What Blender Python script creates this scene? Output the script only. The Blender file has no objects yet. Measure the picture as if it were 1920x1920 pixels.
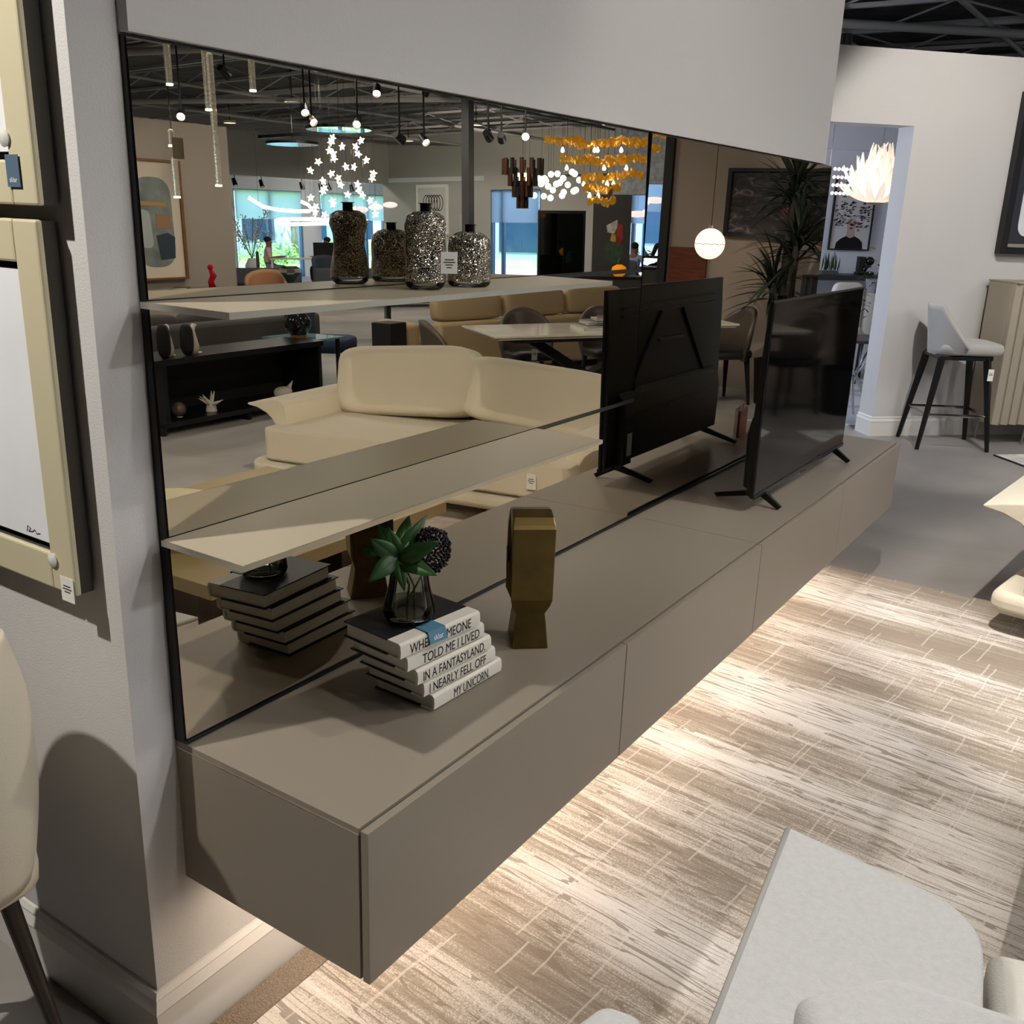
import bpy, bmesh, math, random
from mathutils import Vector, Matrix
rnd = random.Random(11)
SC = bpy.context.scene
COL = SC.collection
PI = math.pi

# ---------------------------------------------------------------- camera
def cam_axes(yaw, pit, roll):
    f = Vector((-math.sin(yaw) * math.cos(pit), math.cos(yaw) * math.cos(pit), math.sin(pit)))
    r = Vector((math.cos(yaw), math.sin(yaw), 0))
    u = r.cross(f)
    r2 = r * math.cos(roll) + u * math.sin(roll)
    return r2, r2.cross(f), f
cr, cu, cf = cam_axes(0.58107, -0.30191, 0.03398)
cam = bpy.data.cameras.new('camera')
cam.sensor_width = 36.0
cam.lens = 34.05
cam.clip_end = 300
cam.clip_start = 0.02
camo = bpy.data.objects.new('camera', cam)
COL.objects.link(camo)
camo.matrix_world = Matrix(((cr.x, cu.x, -cf.x, 1.3477), (cr.y, cu.y, -cf.y, -0.9876), (cr.z, cu.z, -cf.z, 1.6219), (0, 0, 0, 1)))
SC.camera = camo

# ---------------------------------------------------------------- world and exposure
w = bpy.data.worlds.new('sky'); SC.world = w; w.use_nodes = True
nt = w.node_tree
bg = nt.nodes['Background']
tc = nt.nodes.new('ShaderNodeTexCoord'); sp = nt.nodes.new('ShaderNodeSeparateXYZ'); rp = nt.nodes.new('ShaderNodeValToRGB')
nt.links.new(tc.outputs['Generated'], sp.inputs[0]); nt.links.new(sp.outputs['Z'], rp.inputs[0]); nt.links.new(rp.outputs[0], bg.inputs[0])
rp.color_ramp.elements[0].position = 0.0; rp.color_ramp.elements[0].color = (0.80, 0.90, 1.0, 1)
rp.color_ramp.elements[1].position = 0.6; rp.color_ramp.elements[1].color = (0.32, 0.52, 0.95, 1)
bg.inputs[1].default_value = 4.5
vs = SC.view_settings
vs.view_transform = 'Standard'; vs.look = 'None'; vs.gamma = 1; vs.use_curve_mapping = False; vs.exposure = 0.22
SC.cycles.use_denoising = True
SC.cycles.max_bounces = 9; SC.cycles.diffuse_bounces = 4; SC.cycles.glossy_bounces = 5; SC.cycles.transmission_bounces = 7; SC.cycles.transparent_max_bounces = 8
SC.cycles.sample_clamp_indirect = 3.0; SC.cycles.blur_glossy = 0.5; SC.cycles.caustics_refractive = False

sun = bpy.data.lights.new('sun', 'SUN'); sun.energy = 24.0; sun.angle = 0.01; sun.color = (1.0, 0.95, 0.86)
suno = bpy.data.objects.new('sun', sun); COL.objects.link(suno); suno.rotation_euler = (Vector((0.45, 0.50, -1.0))).to_track_quat('-Z', 'Y').to_euler()

def spot(name, loc, target, watts, cone=60, blend=0.35, radius=0.03, col=(1.0, 0.91, 0.78), parent=None):
    l = bpy.data.lights.new(name, 'SPOT'); l.energy = watts; l.color = col; l.spot_size = math.radians(cone); l.spot_blend = blend; l.shadow_soft_size = radius
    o = bpy.data.objects.new(name, l); COL.objects.link(o)
    o.location = loc; o.rotation_euler = (Vector(target) - Vector(loc)).to_track_quat('-Z', 'Y').to_euler()
    return o
# showroom track spots: (lamp position, aim, watts, cone)
WARM = (1.0, 0.945, 0.865)
SPOTS = [
    ((-0.71, -1.36, 3.15), (0.15, 0.9, 0.7), 225, 75),
    ((1.9, 0.2, 3.5), (0.15, 1.3, 0.9), 42, 70),
    ((2.3, 2.2, 3.6), (0.05, 3.0, 1.6), 75, 75),
    ((1.7, 2.2, 3.6), (1.9, 1.0, 0.2), 130, 95),
    ((0.9, 1.6, 3.6), (2.3, 3.5, 0.3), 520, 60),
    ((0.9, 4.9, 3.6), (0.2, 7.3, 1.2), 240, 75),
    ((2.6, 3.9, 3.6), (2.6, 6.6, 0.6), 60, 75),
    ((4.5, 5.0, 3.6), (5.2, 8.2, 0.5), 90, 85),
    ((8.3, 7.0, 3.6), (11.0, 8.6, 1.4), 70, 70),
    ((9.0, 12.0, 3.6), (13.0, 14.0, 0.8), 300, 100),
    ((12.0, 18.0, 3.6), (15.0, 22.9, 2.2), 500, 100),
]
for i, (p, t, wt, cn) in enumerate(SPOTS):
    spot('spot_lamp', p, t, wt, cn, col=WARM)
# unseen fill lamps added on top of the far partition to brighten the ceiling
UP_FILL = [(-0.95, 6.6, 2.84), (0.25, 7.8, 2.84), (-3.0, 9.5, 2.9)]
for p in UP_FILL: spot('up_fill_lamp', (p[0], p[1], p[2] + 0.07), (p[0] + 0.2, p[1] + 0.5, 4.3), 26, 160, 0.5, 0.05, (0.97, 0.97, 1.0))
# broad fill lamps added over the showroom floor for ambient light
FILL_DOWN = [(x, y, 3.7) for x in (2.6, 5.6, 8.8) for y in (1.2, 5.2, 9.4)] + [(12.5, 12.5, 3.7), (12.0, 17.5, 3.7), (16.5, 14.5, 3.7), (7.5, 15.5, 3.7), (16.0, 20.0, 3.7), (20.7, 21.5, 3.7), (-2.2, 5.2, 3.7), (15, 4.5, 3.7), (15, 8.5, 3.7)]
for p in FILL_DOWN:
    spot('fill_lamp', p, (p[0], p[1], 0), 45 if p[0] < 3 else 190, 165, 0.3, 0.12, (0.97, 0.97, 1.0))

# ---------------------------------------------------------------- mesh helpers
def lin(h):
    h = h.lstrip('#'); v = [int(h[i:i + 2], 16) / 255 for i in (0, 2, 4)]
    return tuple(c / 12.92 if c <= 0.04045 else ((c + 0.055) / 1.055) ** 2.4 for c in v) + (1,)

class MB:
    """collects geometry for one mesh object"""
    def __init__(s, M=None):
        s.v = []; s.f = []; s.M = M
    def add(s, vs, fs):
        n = len(s.v)
        if s.M is not None: vs = [tuple(s.M @ Vector(p)) for p in vs]
        s.v += [tuple(p) for p in vs]; s.f += [tuple(n + i for i in f) for f in fs]
        return s
    def box(s, a, b):
        x0, y0, z0 = a; x1, y1, z1 = b
        return s.add([(x0, y0, z0), (x1, y0, z0), (x1, y1, z0), (x0, y1, z0), (x0, y0, z1), (x1, y0, z1), (x1, y1, z1), (x0, y1, z1)],
                     [(0, 3, 2, 1), (4, 5, 6, 7), (0, 1, 5, 4), (1, 2, 6, 5), (2, 3, 7, 6), (3, 0, 4, 7)])
    def prism(s, poly, z0, z1, ax='z'):
        n = len(poly)
        m = {'z': lambda p, h: (p[0], p[1], h), 'y': lambda p, h: (p[0], h, p[1]), 'x': lambda p, h: (h, p[0], p[1])}[ax]
        vs = [m(p, z0) for p in poly] + [m(p, z1) for p in poly]
        return s.add(vs, [tuple(range(n - 1, -1, -1)), tuple(range(n, 2 * n))] + [(i, (i + 1) % n, n + (i + 1) % n, n + i) for i in range(n)])
    def tube(s, pts, r, n=8, caps=True):
        pts = [Vector(p) for p in pts]; m = len(pts)
        rs = r if isinstance(r, (list, tuple)) else [r] * m
        vs = []; fs = []; prev = None
        for i, p in enumerate(pts):
            t = (pts[min(i + 1, m - 1)] - pts[max(i - 1, 0)]).normalized()
            if prev is None:
                a = Vector((0, 0, 1)) if abs(t.z) < 0.9 else Vector((1, 0, 0)); prev = t.cross(a).normalized()
            prev = (prev - t * prev.dot(t)).normalized(); b = t.cross(prev)
            for k in range(n):
                an = 2 * PI * k / n; vs.append(tuple(p + (prev * math.cos(an) + b * math.sin(an)) * rs[i]))
        for i in range(m - 1):
            for k in range(n):
                fs.append((i * n + k, i * n + (k + 1) % n, (i + 1) * n + (k + 1) % n, (i + 1) * n + k))
        if caps: fs += [tuple(range(n - 1, -1, -1)), tuple(range((m - 1) * n, m * n))]
        return s.add(vs, fs)
    def lathe(s, prof, n=24, c=(0, 0, 0), warp=None):
        vs = []; fs = []
        for r, z in prof:
            for k in range(n):
                a = 2 * PI * k / n; rr = r * (warp(a, z) if warp else 1)
                vs.append((c[0] + rr * math.cos(a), c[1] + rr * math.sin(a), c[2] + z))
        for i in range(len(prof) - 1):
            for k in range(n):
                fs.append((i * n + k, i * n + (k + 1) % n, (i + 1) * n + (k + 1) % n, (i + 1) * n + k))
        if prof[0][0] > 1e-6: fs.append(tuple(range(n - 1, -1, -1)))
        if prof[-1][0] > 1e-6: fs.append(tuple(range((len(prof) - 1) * n, len(prof) * n)))
        return s.add(vs, fs)
    def ball(s, c, r, sc=(1, 1, 1), nu=12, nv=8):
        pr = [(math.sin(PI * i / nv), -math.cos(PI * i / nv)) for i in range(nv + 1)]
        vs = []; fs = []
        for a, z in pr:
            for k in range(nu):
                t = 2 * PI * k / nu; vs.append((c[0] + r * sc[0] * a * math.cos(t), c[1] + r * sc[1] * a * math.sin(t), c[2] + r * sc[2] * z))
        for i in range(nv):
            for k in range(nu): fs.append((i * nu + k, i * nu + (k + 1) % nu, (i + 1) * nu + (k + 1) % nu, (i + 1) * nu + k))
        return s.add(vs, fs)
    def cushion(s, c, h, e=0.35, nu=28, nv=14, sag=0.0):
        """pillow-like superellipsoid, half sizes h"""
        sg = lambda v, p: math.copysign(abs(v) ** p, v)
        vs = []; fs = []
        for i in range(nv + 1):
            ph = -PI / 2 + PI * i / nv
            for k in range(nu):
                t = 2 * PI * k / nu
                x = sg(math.cos(ph), e) * sg(math.cos(t), e); y = sg(math.cos(ph), e) * sg(math.sin(t), e); z = sg(math.sin(ph), e)
                vs.append((c[0] + h[0] * x, c[1] + h[1] * y, c[2] + h[2] * z - sag * (1 - x * x) * (z > 0)))
        for i in range(nv):
            for k in range(nu): fs.append((i * nu + k, i * nu + (k + 1) % nu, (i + 1) * nu + (k + 1) % nu, (i + 1) * nu + k))
        return s.add(vs, fs)
    def grid(s, fn, nu, nv):
        vs = [fn(i / nu, j / nv) for j in range(nv + 1) for i in range(nu + 1)]
        fs = [(j * (nu + 1) + i, j * (nu + 1) + i + 1, (j + 1) * (nu + 1) + i + 1, (j + 1) * (nu + 1) + i) for j in range(nv) for i in range(nu)]
        return s.add(vs, fs)
    def build(s, name, mat=None, parent=None, smooth=None, bevel=0, seg=2, solid=0, sub=0, loc=None, rot=None):
        me = bpy.data.meshes.new(name); me.from_pydata(s.v, [], s.f); me.update()
        bm = bmesh.new(); bm.from_mesh(me); bmesh.ops.remove_doubles(bm, verts=bm.verts, dist=1e-6)
        bmesh.ops.recalc_face_normals(bm, faces=bm.faces); bm.to_mesh(me); bm.free()
        if mat: me.materials.append(mat)
        o = bpy.data.objects.new(name, me); COL.objects.link(o)
        if parent: o.parent = parent
        if loc: o.location = loc
        if rot: o.rotation_euler = rot
        if solid:
            md = o.modifiers.new('solid', 'SOLIDIFY'); md.thickness = solid; md.offset = 0
        if bevel:
            md = o.modifiers.new('bevel', 'BEVEL'); md.width = bevel; md.segments = seg; md.limit_method = 'ANGLE'; md.angle_limit = math.radians(40)
        if sub:
            md = o.modifiers.new('sub', 'SUBSURF'); md.levels = sub; md.render_levels = sub
        if smooth:
            for p in me.polygons: p.use_smooth = True
            try: me.set_sharp_from_angle(angle=math.radians(smooth if smooth is not True else 180))
            except Exception: pass
        return o

def tag(o, label=None, cat=None, group=None, kind=None):
    if label: o['label'] = label
    if cat: o['category'] = cat
    if group: o['group'] = group
    if kind: o['kind'] = kind
    return o
def thing(name, label, cat, loc=(0, 0, 0), rz=0, group=None):
    o = bpy.data.objects.new(name, None); COL.objects.link(o); o.empty_display_size = 0.05
    o.location = loc; o.rotation_euler = (0, 0, rz)
    return tag(o, label, cat, group)
def struct(o): o['kind'] = 'structure'; return o
def dup(o, parent=None):
    c = o.copy(); COL.objects.link(c); c.parent = parent
    for ch in list(o.children): dup(ch, c)
    return c
def text(name, body, size, mat, parent, M, extrude=0.0003, shear=0.0, sx=1.0, align='LEFT', offset=0.0, fit=None):
    cu_ = bpy.data.curves.new(name, 'FONT'); cu_.body = body; cu_.size = size; cu_.extrude = extrude; cu_.shear = shear; cu_.align_x = align; cu_.offset = offset
    cu_.materials.append(mat)
    tmp = bpy.data.objects.new(name + '_curve', cu_); COL.objects.link(tmp); bpy.context.view_layer.update()
    me = bpy.data.meshes.new_from_object(tmp.evaluated_get(bpy.context.evaluated_depsgraph_get()))
    bpy.data.objects.remove(tmp); bpy.data.curves.remove(cu_)
    xs = [v.co.x for v in me.vertices]
    if fit: sx = fit / (max(xs) - min(xs))
    me.transform(Matrix.Diagonal((sx, 1, 1, 1))); me.name = name
    o = bpy.data.objects.new(name, me); COL.objects.link(o); o.parent = parent
    o.matrix_local = M
    return o
def basis(o, x, y, z):
    return Matrix(((x[0], y[0], z[0], o[0]), (x[1], y[1], z[1], o[1]), (x[2], y[2], z[2], o[2]), (0, 0, 0, 1)))

# ---------------------------------------------------------------- materials
MATS = {}
def mat(name, col, rough=0.5, metal=0.0, vary=0.0, vscale=8.0, bump=0.0, bscale=60.0, trans=0.0, emit=None, es=0.0, coat=0.0, sheen=0.0, ior=1.45, spec=None, stretch=None):
    if name in MATS: return MATS[name]
    m = bpy.data.materials.new(name); m.use_nodes = True; MATS[name] = m
    t = m.node_tree; b = t.nodes['Principled BSDF']; c = lin(col) if isinstance(col, str) else col
    b.inputs['Base Color'].default_value = c; b.inputs['Roughness'].default_value = rough; b.inputs['Metallic'].default_value = metal
    b.inputs['IOR'].default_value = ior
    if trans: b.inputs['Transmission Weight'].default_value = trans
    if coat: b.inputs['Coat Weight'].default_value = coat; b.inputs['Coat Roughness'].default_value = 0.08
    if sheen: b.inputs['Sheen Weight'].default_value = sheen; b.inputs['Sheen Roughness'].default_value = 0.5
    if spec is not None: b.inputs['Specular IOR Level'].default_value = spec
    if emit: b.inputs['Emission Color'].default_value = lin(emit); b.inputs['Emission Strength'].default_value = es
    if vary or bump:
        g = t.nodes.new('ShaderNodeTexCoord'); src = g.outputs['Object']
        if stretch:
            mp = t.nodes.new('ShaderNodeMapping'); mp.inputs['Scale'].default_value = stretch; t.links.new(src, mp.inputs[0]); src = mp.outputs[0]
    if vary:
        n = t.nodes.new('ShaderNodeTexNoise'); n.inputs['Scale'].default_value = vscale; n.inputs['Detail'].default_value = 5
        t.links.new(src, n.inputs['Vector'])
        r = t.nodes.new('ShaderNodeValToRGB'); t.links.new(n.outputs[0], r.inputs[0]); t.links.new(r.outputs[0], b.inputs['Base Color'])
        r.color_ramp.elements[0].position = 0.3; r.color_ramp.elements[1].position = 0.7
        r.color_ramp.elements[0].color = tuple(x * (1 - vary) for x in c[:3]) + (1,); r.color_ramp.elements[1].color = tuple(min(1, x * (1 + vary)) for x in c[:3]) + (1,)
    if bump:
        n = t.nodes.new('ShaderNodeTexNoise'); n.inputs['Scale'].default_value = bscale; n.inputs['Detail'].default_value = 4
        t.links.new(src, n.inputs['Vector'])
        k = t.nodes.new('ShaderNodeBump'); k.inputs['Strength'].default_value = bump; k.inputs['Distance'].default_value = 0.01
        t.links.new(n.outputs[0], k.inputs['Height']); t.links.new(k.outputs[0], b.inputs['Normal'])
    return m
def thin_glass(name, tint='#F4F6F4', rough=0.0):
    if name in MATS: return MATS[name]
    m = bpy.data.materials.new(name); m.use_nodes = True; t = m.node_tree; MATS[name] = m
    t.nodes.remove(t.nodes['Principled BSDF']); out = t.nodes['Material Output']
    a = t.nodes.new('ShaderNodeBsdfTransparent'); a.inputs[0].default_value = lin(tint)
    g = t.nodes.new('ShaderNodeBsdfGlossy'); g.inputs['Roughness'].default_value = rough
    f = t.nodes.new('ShaderNodeFresnel'); f.inputs[0].default_value = 1.38
    x = t.nodes.new('ShaderNodeMixShader'); t.links.new(f.outputs[0], x.inputs[0])
    t.links.new(a.outputs[0], x.inputs[1]); t.links.new(g.outputs[0], x.inputs[2]); t.links.new(x.outputs[0], out.inputs[0])
    return m
def glass_pane(name, tint, gloss=0.08):
    if name in MATS: return MATS[name]
    m = bpy.data.materials.new(name); m.use_nodes = True; t = m.node_tree; MATS[name] = m
    t.nodes.remove(t.nodes['Principled BSDF']); out = t.nodes['Material Output']
    a = t.nodes.new('ShaderNodeBsdfTransparent'); a.inputs[0].default_value = lin(tint)
    g = t.nodes.new('ShaderNodeBsdfGlossy'); g.inputs['Roughness'].default_value = 0.02
    x = t.nodes.new('ShaderNodeMixShader'); x.inputs[0].default_value = gloss
    t.links.new(a.outputs[0], x.inputs[1]); t.links.new(g.outputs[0], x.inputs[2]); t.links.new(x.outputs[0], out.inputs[0])
    return m

M_paint = mat('wall_paint', '#C9C7C6', 0.85, bump=0.12, bscale=260)
M_paint2 = mat('wall_paint_taupe', '#93897F', 0.85, bump=0.1, bscale=200)
M_paint3 = mat('wall_paint_brown', '#8B7E73', 0.85, bump=0.1, bscale=200)
M_paintd = mat('wall_paint_grey', '#A9A7A4', 0.85, bump=0.1, bscale=200)
M_trim = mat('trim_white', '#DCD9D4', 0.45)
M_black = mat('black_metal', '#0B0C0F', 0.35)
M_blackm = mat('black_matte', '#121214', 0.7)
M_chrome = mat('chrome', '#C9C9C9', 0.12, 1.0)
M_white = mat('white_card', '#E9E8E3', 0.7)
M_ink = mat('print_ink', '#0A0A0C', 0.8)
M_tagblue = mat('tag_blue', '#4F7C95', 0.6)
M_cream = mat('cream_boucle', '#E2D8C3', 0.95, bump=0.5, bscale=420, sheen=0.3)
M_greyfab = mat('pale_grey_fabric', '#CCCCCC', 0.95, vary=0.05, vscale=90, bump=0.45, bscale=380, sheen=0.3)
M_taupelac = mat('taupe_lacquer', '#857C70', 0.36, bump=0.03, bscale=900)
M_edge = mat('aluminium_edge', '#CFC9BC', 0.3, 0.9)
M_mirror = mat('bronze_mirror', (0.64, 0.59, 0.49, 1), 0.0, 1.0)
M_wood = mat('red_brown_wood', '#5E2F1C', 0.35, vary=0.35, vscale=6, stretch=(1, 1, 12))
M_bulb = mat('lamp_glow', '#FFFFFF', 0.4, emit='#FFF1DC', es=14)

# ================================================================ THE SETTING
def m_floor():
    m = bpy.data.materials.new('polished_concrete'); m.use_nodes = True; t = m.node_tree; b = t.nodes['Principled BSDF']
    g = t.nodes.new('ShaderNodeTexCoord'); n = t.nodes.new('ShaderNodeTexNoise'); n.inputs['Scale'].default_value = 0.9; n.inputs['Detail'].default_value = 8; n.inputs['Distortion'].default_value = 1.2
    r = t.nodes.new('ShaderNodeValToRGB'); r.color_ramp.elements[0].position = 0.3; r.color_ramp.elements[1].position = 0.75
    r.color_ramp.elements[0].color = lin('#7E7A77'); r.color_ramp.elements[1].color = lin('#A09B96')
    t.links.new(g.outputs['Object'], n.inputs['Vector']); t.links.new(n.outputs[0], r.inputs[0]); t.links.new(r.outputs[0], b.inputs['Base Color'])
    b.inputs['Roughness'].default_value = 0.42
    return m
M_floor = m_floor()
M_deck = mat('ceiling_deck', '#58585C', 0.9, vary=0.35, vscale=2.5)
M_joist = mat('joist_grey', '#B2B2B6', 0.6)
M_duct = mat('conduit_grey', '#A9A9AA', 0.45)
struct(MB().box((-14, -10, -0.1), (22.25, 27.2, 0)).build('floor', M_floor))
struct(MB().box((-14, -10, 4.3), (22.25, 27.2, 4.4)).build('ceiling', M_deck))
ceil_o = bpy.data.objects['ceiling']
def joist(y, x0, x1, zb=3.92, zt=4.28, step=0.9):
    m = MB()
    m.box((x0, y - 0.03, zb), (x1, y + 0.03, zb + 0.045)); m.box((x0, y - 0.03, zt - 0.045), (x1, y + 0.03, zt))
    x = x0; up = False
    while x < x1 - step:
        a, b_ = (zt - 0.04, zb + 0.04) if up else (zb + 0.04, zt - 0.04)
        m.tube([(x, y, a), (x + step, y, b_)], 0.014, 5); x += step; up = not up
    return m.build('ceiling_joist', M_joist, ceil_o)
for k in range(13): joist(1.6 + k * 1.6, -6, 19.1)
for x in (-3.4, -1.6, 0.6, 3.1, 5.2, 7.4, 9.6, 12.5, 15.5): MB().tube([(x, -8, 3.84), (x + 0.9, 22.8, 3.84)], 0.03, 8).build('conduit_pipe', M_duct, ceil_o, smooth=60)
for a, b_ in (((-5, 8.6), (1.5, 14.5)), ((-1.5, 9.0), (7, 13.0)), ((3, 10), (12, 7.5)), ((5, 16), (16, 11))):
    MB().tube([(a[0], a[1], 3.72), (b_[0], b_[1], 3.78)], 0.05, 10).build('duct_pipe', M_duct, ceil_o, smooth=60)

# the wall that carries the mirror, its bulkhead above the mirror and the cream return
struct(MB().box((-0.28, -0.085, 0), (-0.03, 3.44, 4.0)).build('wall_left', M_paint))
struct(MB().box((-0.03, 0.0, 1.856), (-0.006, 3.44, 4.0)).build('wall_bulkhead', M_paint))
struct(MB().box((-3.2, -0.085, 0), (-0.28, 0.12, 4.0)).build('wall_near', M_paint))
def board(pts, name, h=0.155, parent=None):
    """moulded skirting along a polyline (x, y), profile pushed to the right of travel"""
    prof = [(0, 0), (0.016, 0), (0.016, h * 0.72), (0.019, h * 0.75), (0.016, h * 0.80), (0.010, h * 0.90), (0.013, h * 0.93), (0.006, h), (0, h)]
    vs = []; n = len(prof)
    for i, p in enumerate(pts):
        p = Vector(p); d1 = (Vector(pts[i]) - Vector(pts[i - 1])).normalized() if i else None; d2 = (Vector(pts[i + 1]) - p).normalized() if i < len(pts) - 1 else None
        n1 = Vector((d1.y, -d1.x)) if d1 else None; n2 = Vector((d2.y, -d2.x)) if d2 else None
        if n1 and n2: nn = (n1 + n2); nn = nn / (1 + n1.dot(n2))
        else: nn = n1 or n2
        for a, z in prof: vs.append((p.x + nn.x * a, p.y + nn.y * a, z))
    fs = []
    for i in range(len(pts) - 1):
        for k in range(n): fs.append((i * n + k, i * n + (k + 1) % n, (i + 1) * n + (k + 1) % n, (i + 1) * n + k))
    fs += [tuple(range(n - 1, -1, -1)), tuple(range((len(pts) - 1) * n, len(pts) * n))]
    return struct(MB().add(vs, fs).build(name, M_trim))
board([(-3.2, -0.085), (-0.03, -0.085), (-0.03, 3.44)], 'baseboard_left')

# the wall standing at 45 degrees at the end, with the opening beside it
O45 = Vector((-0.45, 6.9, 0)); E45 = Vector((0.7071, 0.7071, 0)); N45 = Vector((0.7071, -0.7071, 0))
def W45(s, n, z): return tuple(O45 + E45 * s + N45 * n + Vector((0, 0, z)))
M45 = basis(tuple(O45), tuple(E45), tuple(-N45), (0, 0, 1))          # local x along the wall, local -y towards the camera
struct(MB(M45).box((0, 0, 0), (1.92, 0.2, 2.8)).build('wall_far', M_paint))
struct(MB(M45).box((-1.7, 0, 2.3), (0, 0.2, 2.8)).build('wall_far_header', M_paint))
struct(MB(M45).box((-4.2, 0, 0), (-1.7, 0.2, 2.8)).build('wall_far_side', M_paint))
a, b_, c_ = W45(0.0, -0.2, 0), W45(0, 0, 0), W45(1.92, 0, 0)
board([a[:2], b_[:2], c_[:2]], 'baseboard_far')
struct(MB(M45).box((1.2, 0.0, 2.55), (1.9, -0.012, 2.562)).build('trim_1', M_trim))
# room behind the opening
M_cool = mat('wall_paint_cool', '#D9DDE6', 0.85)
struct(MB(M45).box((-3.0, 3.3, 0), (4.6, 3.45, 3.1)).build('wall_room_back', M_cool))
struct(MB(M45).box((4.4, 0.2, 0), (4.55, 3.3, 3.1)).build('wall_room_side', M_cool))
struct(MB(M45).box((-4.2, 0.2, 2.62), (4.6, 3.45, 2.74)).build('ceiling_room', mat('ceiling_grey', '#8F929C', 0.9)))
struct(MB(M45).box((-3.0, 3.2, 2.35), (4.6, 3.3, 2.62)).build('trim_2', M_cool))
# the wall behind the dining table (seen in the mirror)
struct(MB().box((0.95, 8.25, 0), (2.93, 8.45, 3.1)).build('wall_back', M_paint3))
struct(MB().box((2.93, 8.2, 0), (3.02, 8.5, 3.1)).build('wall_end_shade', M_blackm))  # wall end standing in shade, the shade put in as matte black

# ================================================================ RUG
def m_rug():
    m = bpy.data.materials.new('carved_rug'); m.use_nodes = True; t = m.node_tree; b = t.nodes['Principled BSDF']; L = t.links.new
    N = lambda k: t.nodes.new('ShaderNode' + k)
    def math_(op, a, bb, clamp=False):
        n = N('Math'); n.operation = op; n.use_clamp = clamp
        for i, v in enumerate((a, bb)):
            if v is None: continue
            if isinstance(v, (int, float)): n.inputs[i].default_value = v
            else: L(v, n.inputs[i])
        return n.outputs[0]
    g = N('TexCoord'); mp = N('Mapping'); mp.inputs['Rotation'].default_value = (0, 0, math.radians(5)); L(g.outputs['Object'], mp.inputs[0])
    def noise(scale3, detail=4, rough=0.55, dist=0.0, sc=1.0):
        q = N('Mapping'); q.inputs['Scale'].default_value = scale3; L(mp.outputs[0], q.inputs[0])
        n = N('TexNoise'); n.inputs['Scale'].default_value = sc; n.inputs['Detail'].default_value = detail; n.inputs['Roughness'].default_value = rough; n.inputs['Distortion'].default_value = dist
        L(q.outputs[0], n.inputs['Vector']); return n.outputs[0]
    band = noise((0.4, 2.6, 1), 3, 0.5)                 # broad tonal bands across the rug
    streak = noise((1.9, 42, 1), 5, 0.62, 0.5)           # ragged streaks
    pile = noise((1, 1, 1), 2, 0.6, 0, 260)              # yarn speckle
    f = math_('ADD', math_('MULTIPLY', band, 2.0), math_('MULTIPLY', streak, 0.85))
    f = math_('ADD', f, math_('MULTIPLY', pile, 0.55))
    r = N('ValToRGB'); L(math_('MULTIPLY', f, 0.5), r.inputs[0])
    e = r.color_ramp.elements; e[0].position = 0.735; e[0].color = lin('#E2DDD8'); e[1].position = 1.0; e[1].color = lin('#8B7D70')
    k = r.color_ramp.elements.new(0.83); k.color = lin('#CFC7BF'); k = r.color_ramp.elements.new(0.90); k.color = lin('#A39789')
    # thin wavy carved lines across, thin light lines along
    wl = noise((1.5, 26, 1), 2, 0.5, 0.3)
    ln = math_('LESS_THAN', math_('ABSOLUTE', math_('SUBTRACT', wl, 0.5), None), 0.012)
    wl2 = noise((1.2, 17, 1.3), 2, 0.5, 0.3)
    ln2 = math_('LESS_THAN', math_('ABSOLUTE', math_('SUBTRACT', wl2, 0.47), None), 0.010)
    lines = math_('MAXIMUM', ln, ln2)
    sx_ = N('SeparateXYZ'); L(mp.outputs[0], sx_.inputs[0])
    wn = noise((3, 3, 1), 2, 0.5)
    def segs(rowh, colw, thick, seed):
        yv = math_('ADD', math_('MULTIPLY', sx_.outputs['Y'], 1.0 / rowh), math_('MULTIPLY', wn, 0.5))
        row = math_('FLOOR', yv, None)
        wnz = N('TexWhiteNoise'); wnz.noise_dimensions = '1D'; L(math_('ADD', row, seed), wnz.inputs['W'])
        u = math_('FRACT', math_('ADD', math_('ADD', math_('MULTIPLY', sx_.outputs['X'], 1.0 / colw), math_('MULTIPLY', wnz.outputs['Value'], 7.0)), math_('MULTIPLY', wn, 0.12)), None)
        return math_('LESS_THAN', u, thick / colw)
    vert = math_('MAXIMUM', segs(0.13, 0.21, 0.0055, 3.3), segs(0.30, 0.47, 0.0055, 9.1))
    mx = N('MixRGB'); mx.inputs[2].default_value = lin('#847567'); L(math_('MULTIPLY', lines, 0.75), mx.inputs[0]); L(r.outputs[0], mx.inputs[1])
    mx2 = N('MixRGB'); mx2.inputs[2].default_value = lin('#E0DAD2'); L(math_('MULTIPLY', vert, 0.42), mx2.inputs[0]); L(mx.outputs[0], mx2.inputs[1])
    L(mx2.outputs[0], b.inputs['Base Color']); b.inputs['Roughness'].default_value = 0.95; b.inputs['Sheen Weight'].default_value = 0.25
    h = math_('SUBTRACT', math_('MULTIPLY', pile, 0.45), math_('MULTIPLY', math_('MAXIMUM', lines, vert), 1.0))
    bp = N('Bump'); bp.inputs['Strength'].default_value = 0.5; bp.inputs['Distance'].default_value = 0.006; L(h, bp.inputs['Height']); L(bp.outputs[0], b.inputs['Normal'])
    return m
rug = thing('area_rug', 'large cream and brown carved streaky area rug beside the floating cabinets', 'rug', (0, 0, 0))
MB().box((0.065, -1.6, 0.001), (3.5, 3.6, 0.014)).build('pile', m_rug(), rug, bevel=0.005)
MB().box((-0.005, -1.6, 0.001), (0.064, 3.6, 0.012)).build('border', mat('rug_border', '#8D7F70', 0.95, vary=0.2, vscale=200, bump=0.8, bscale=220), rug, bevel=0.003)

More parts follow.
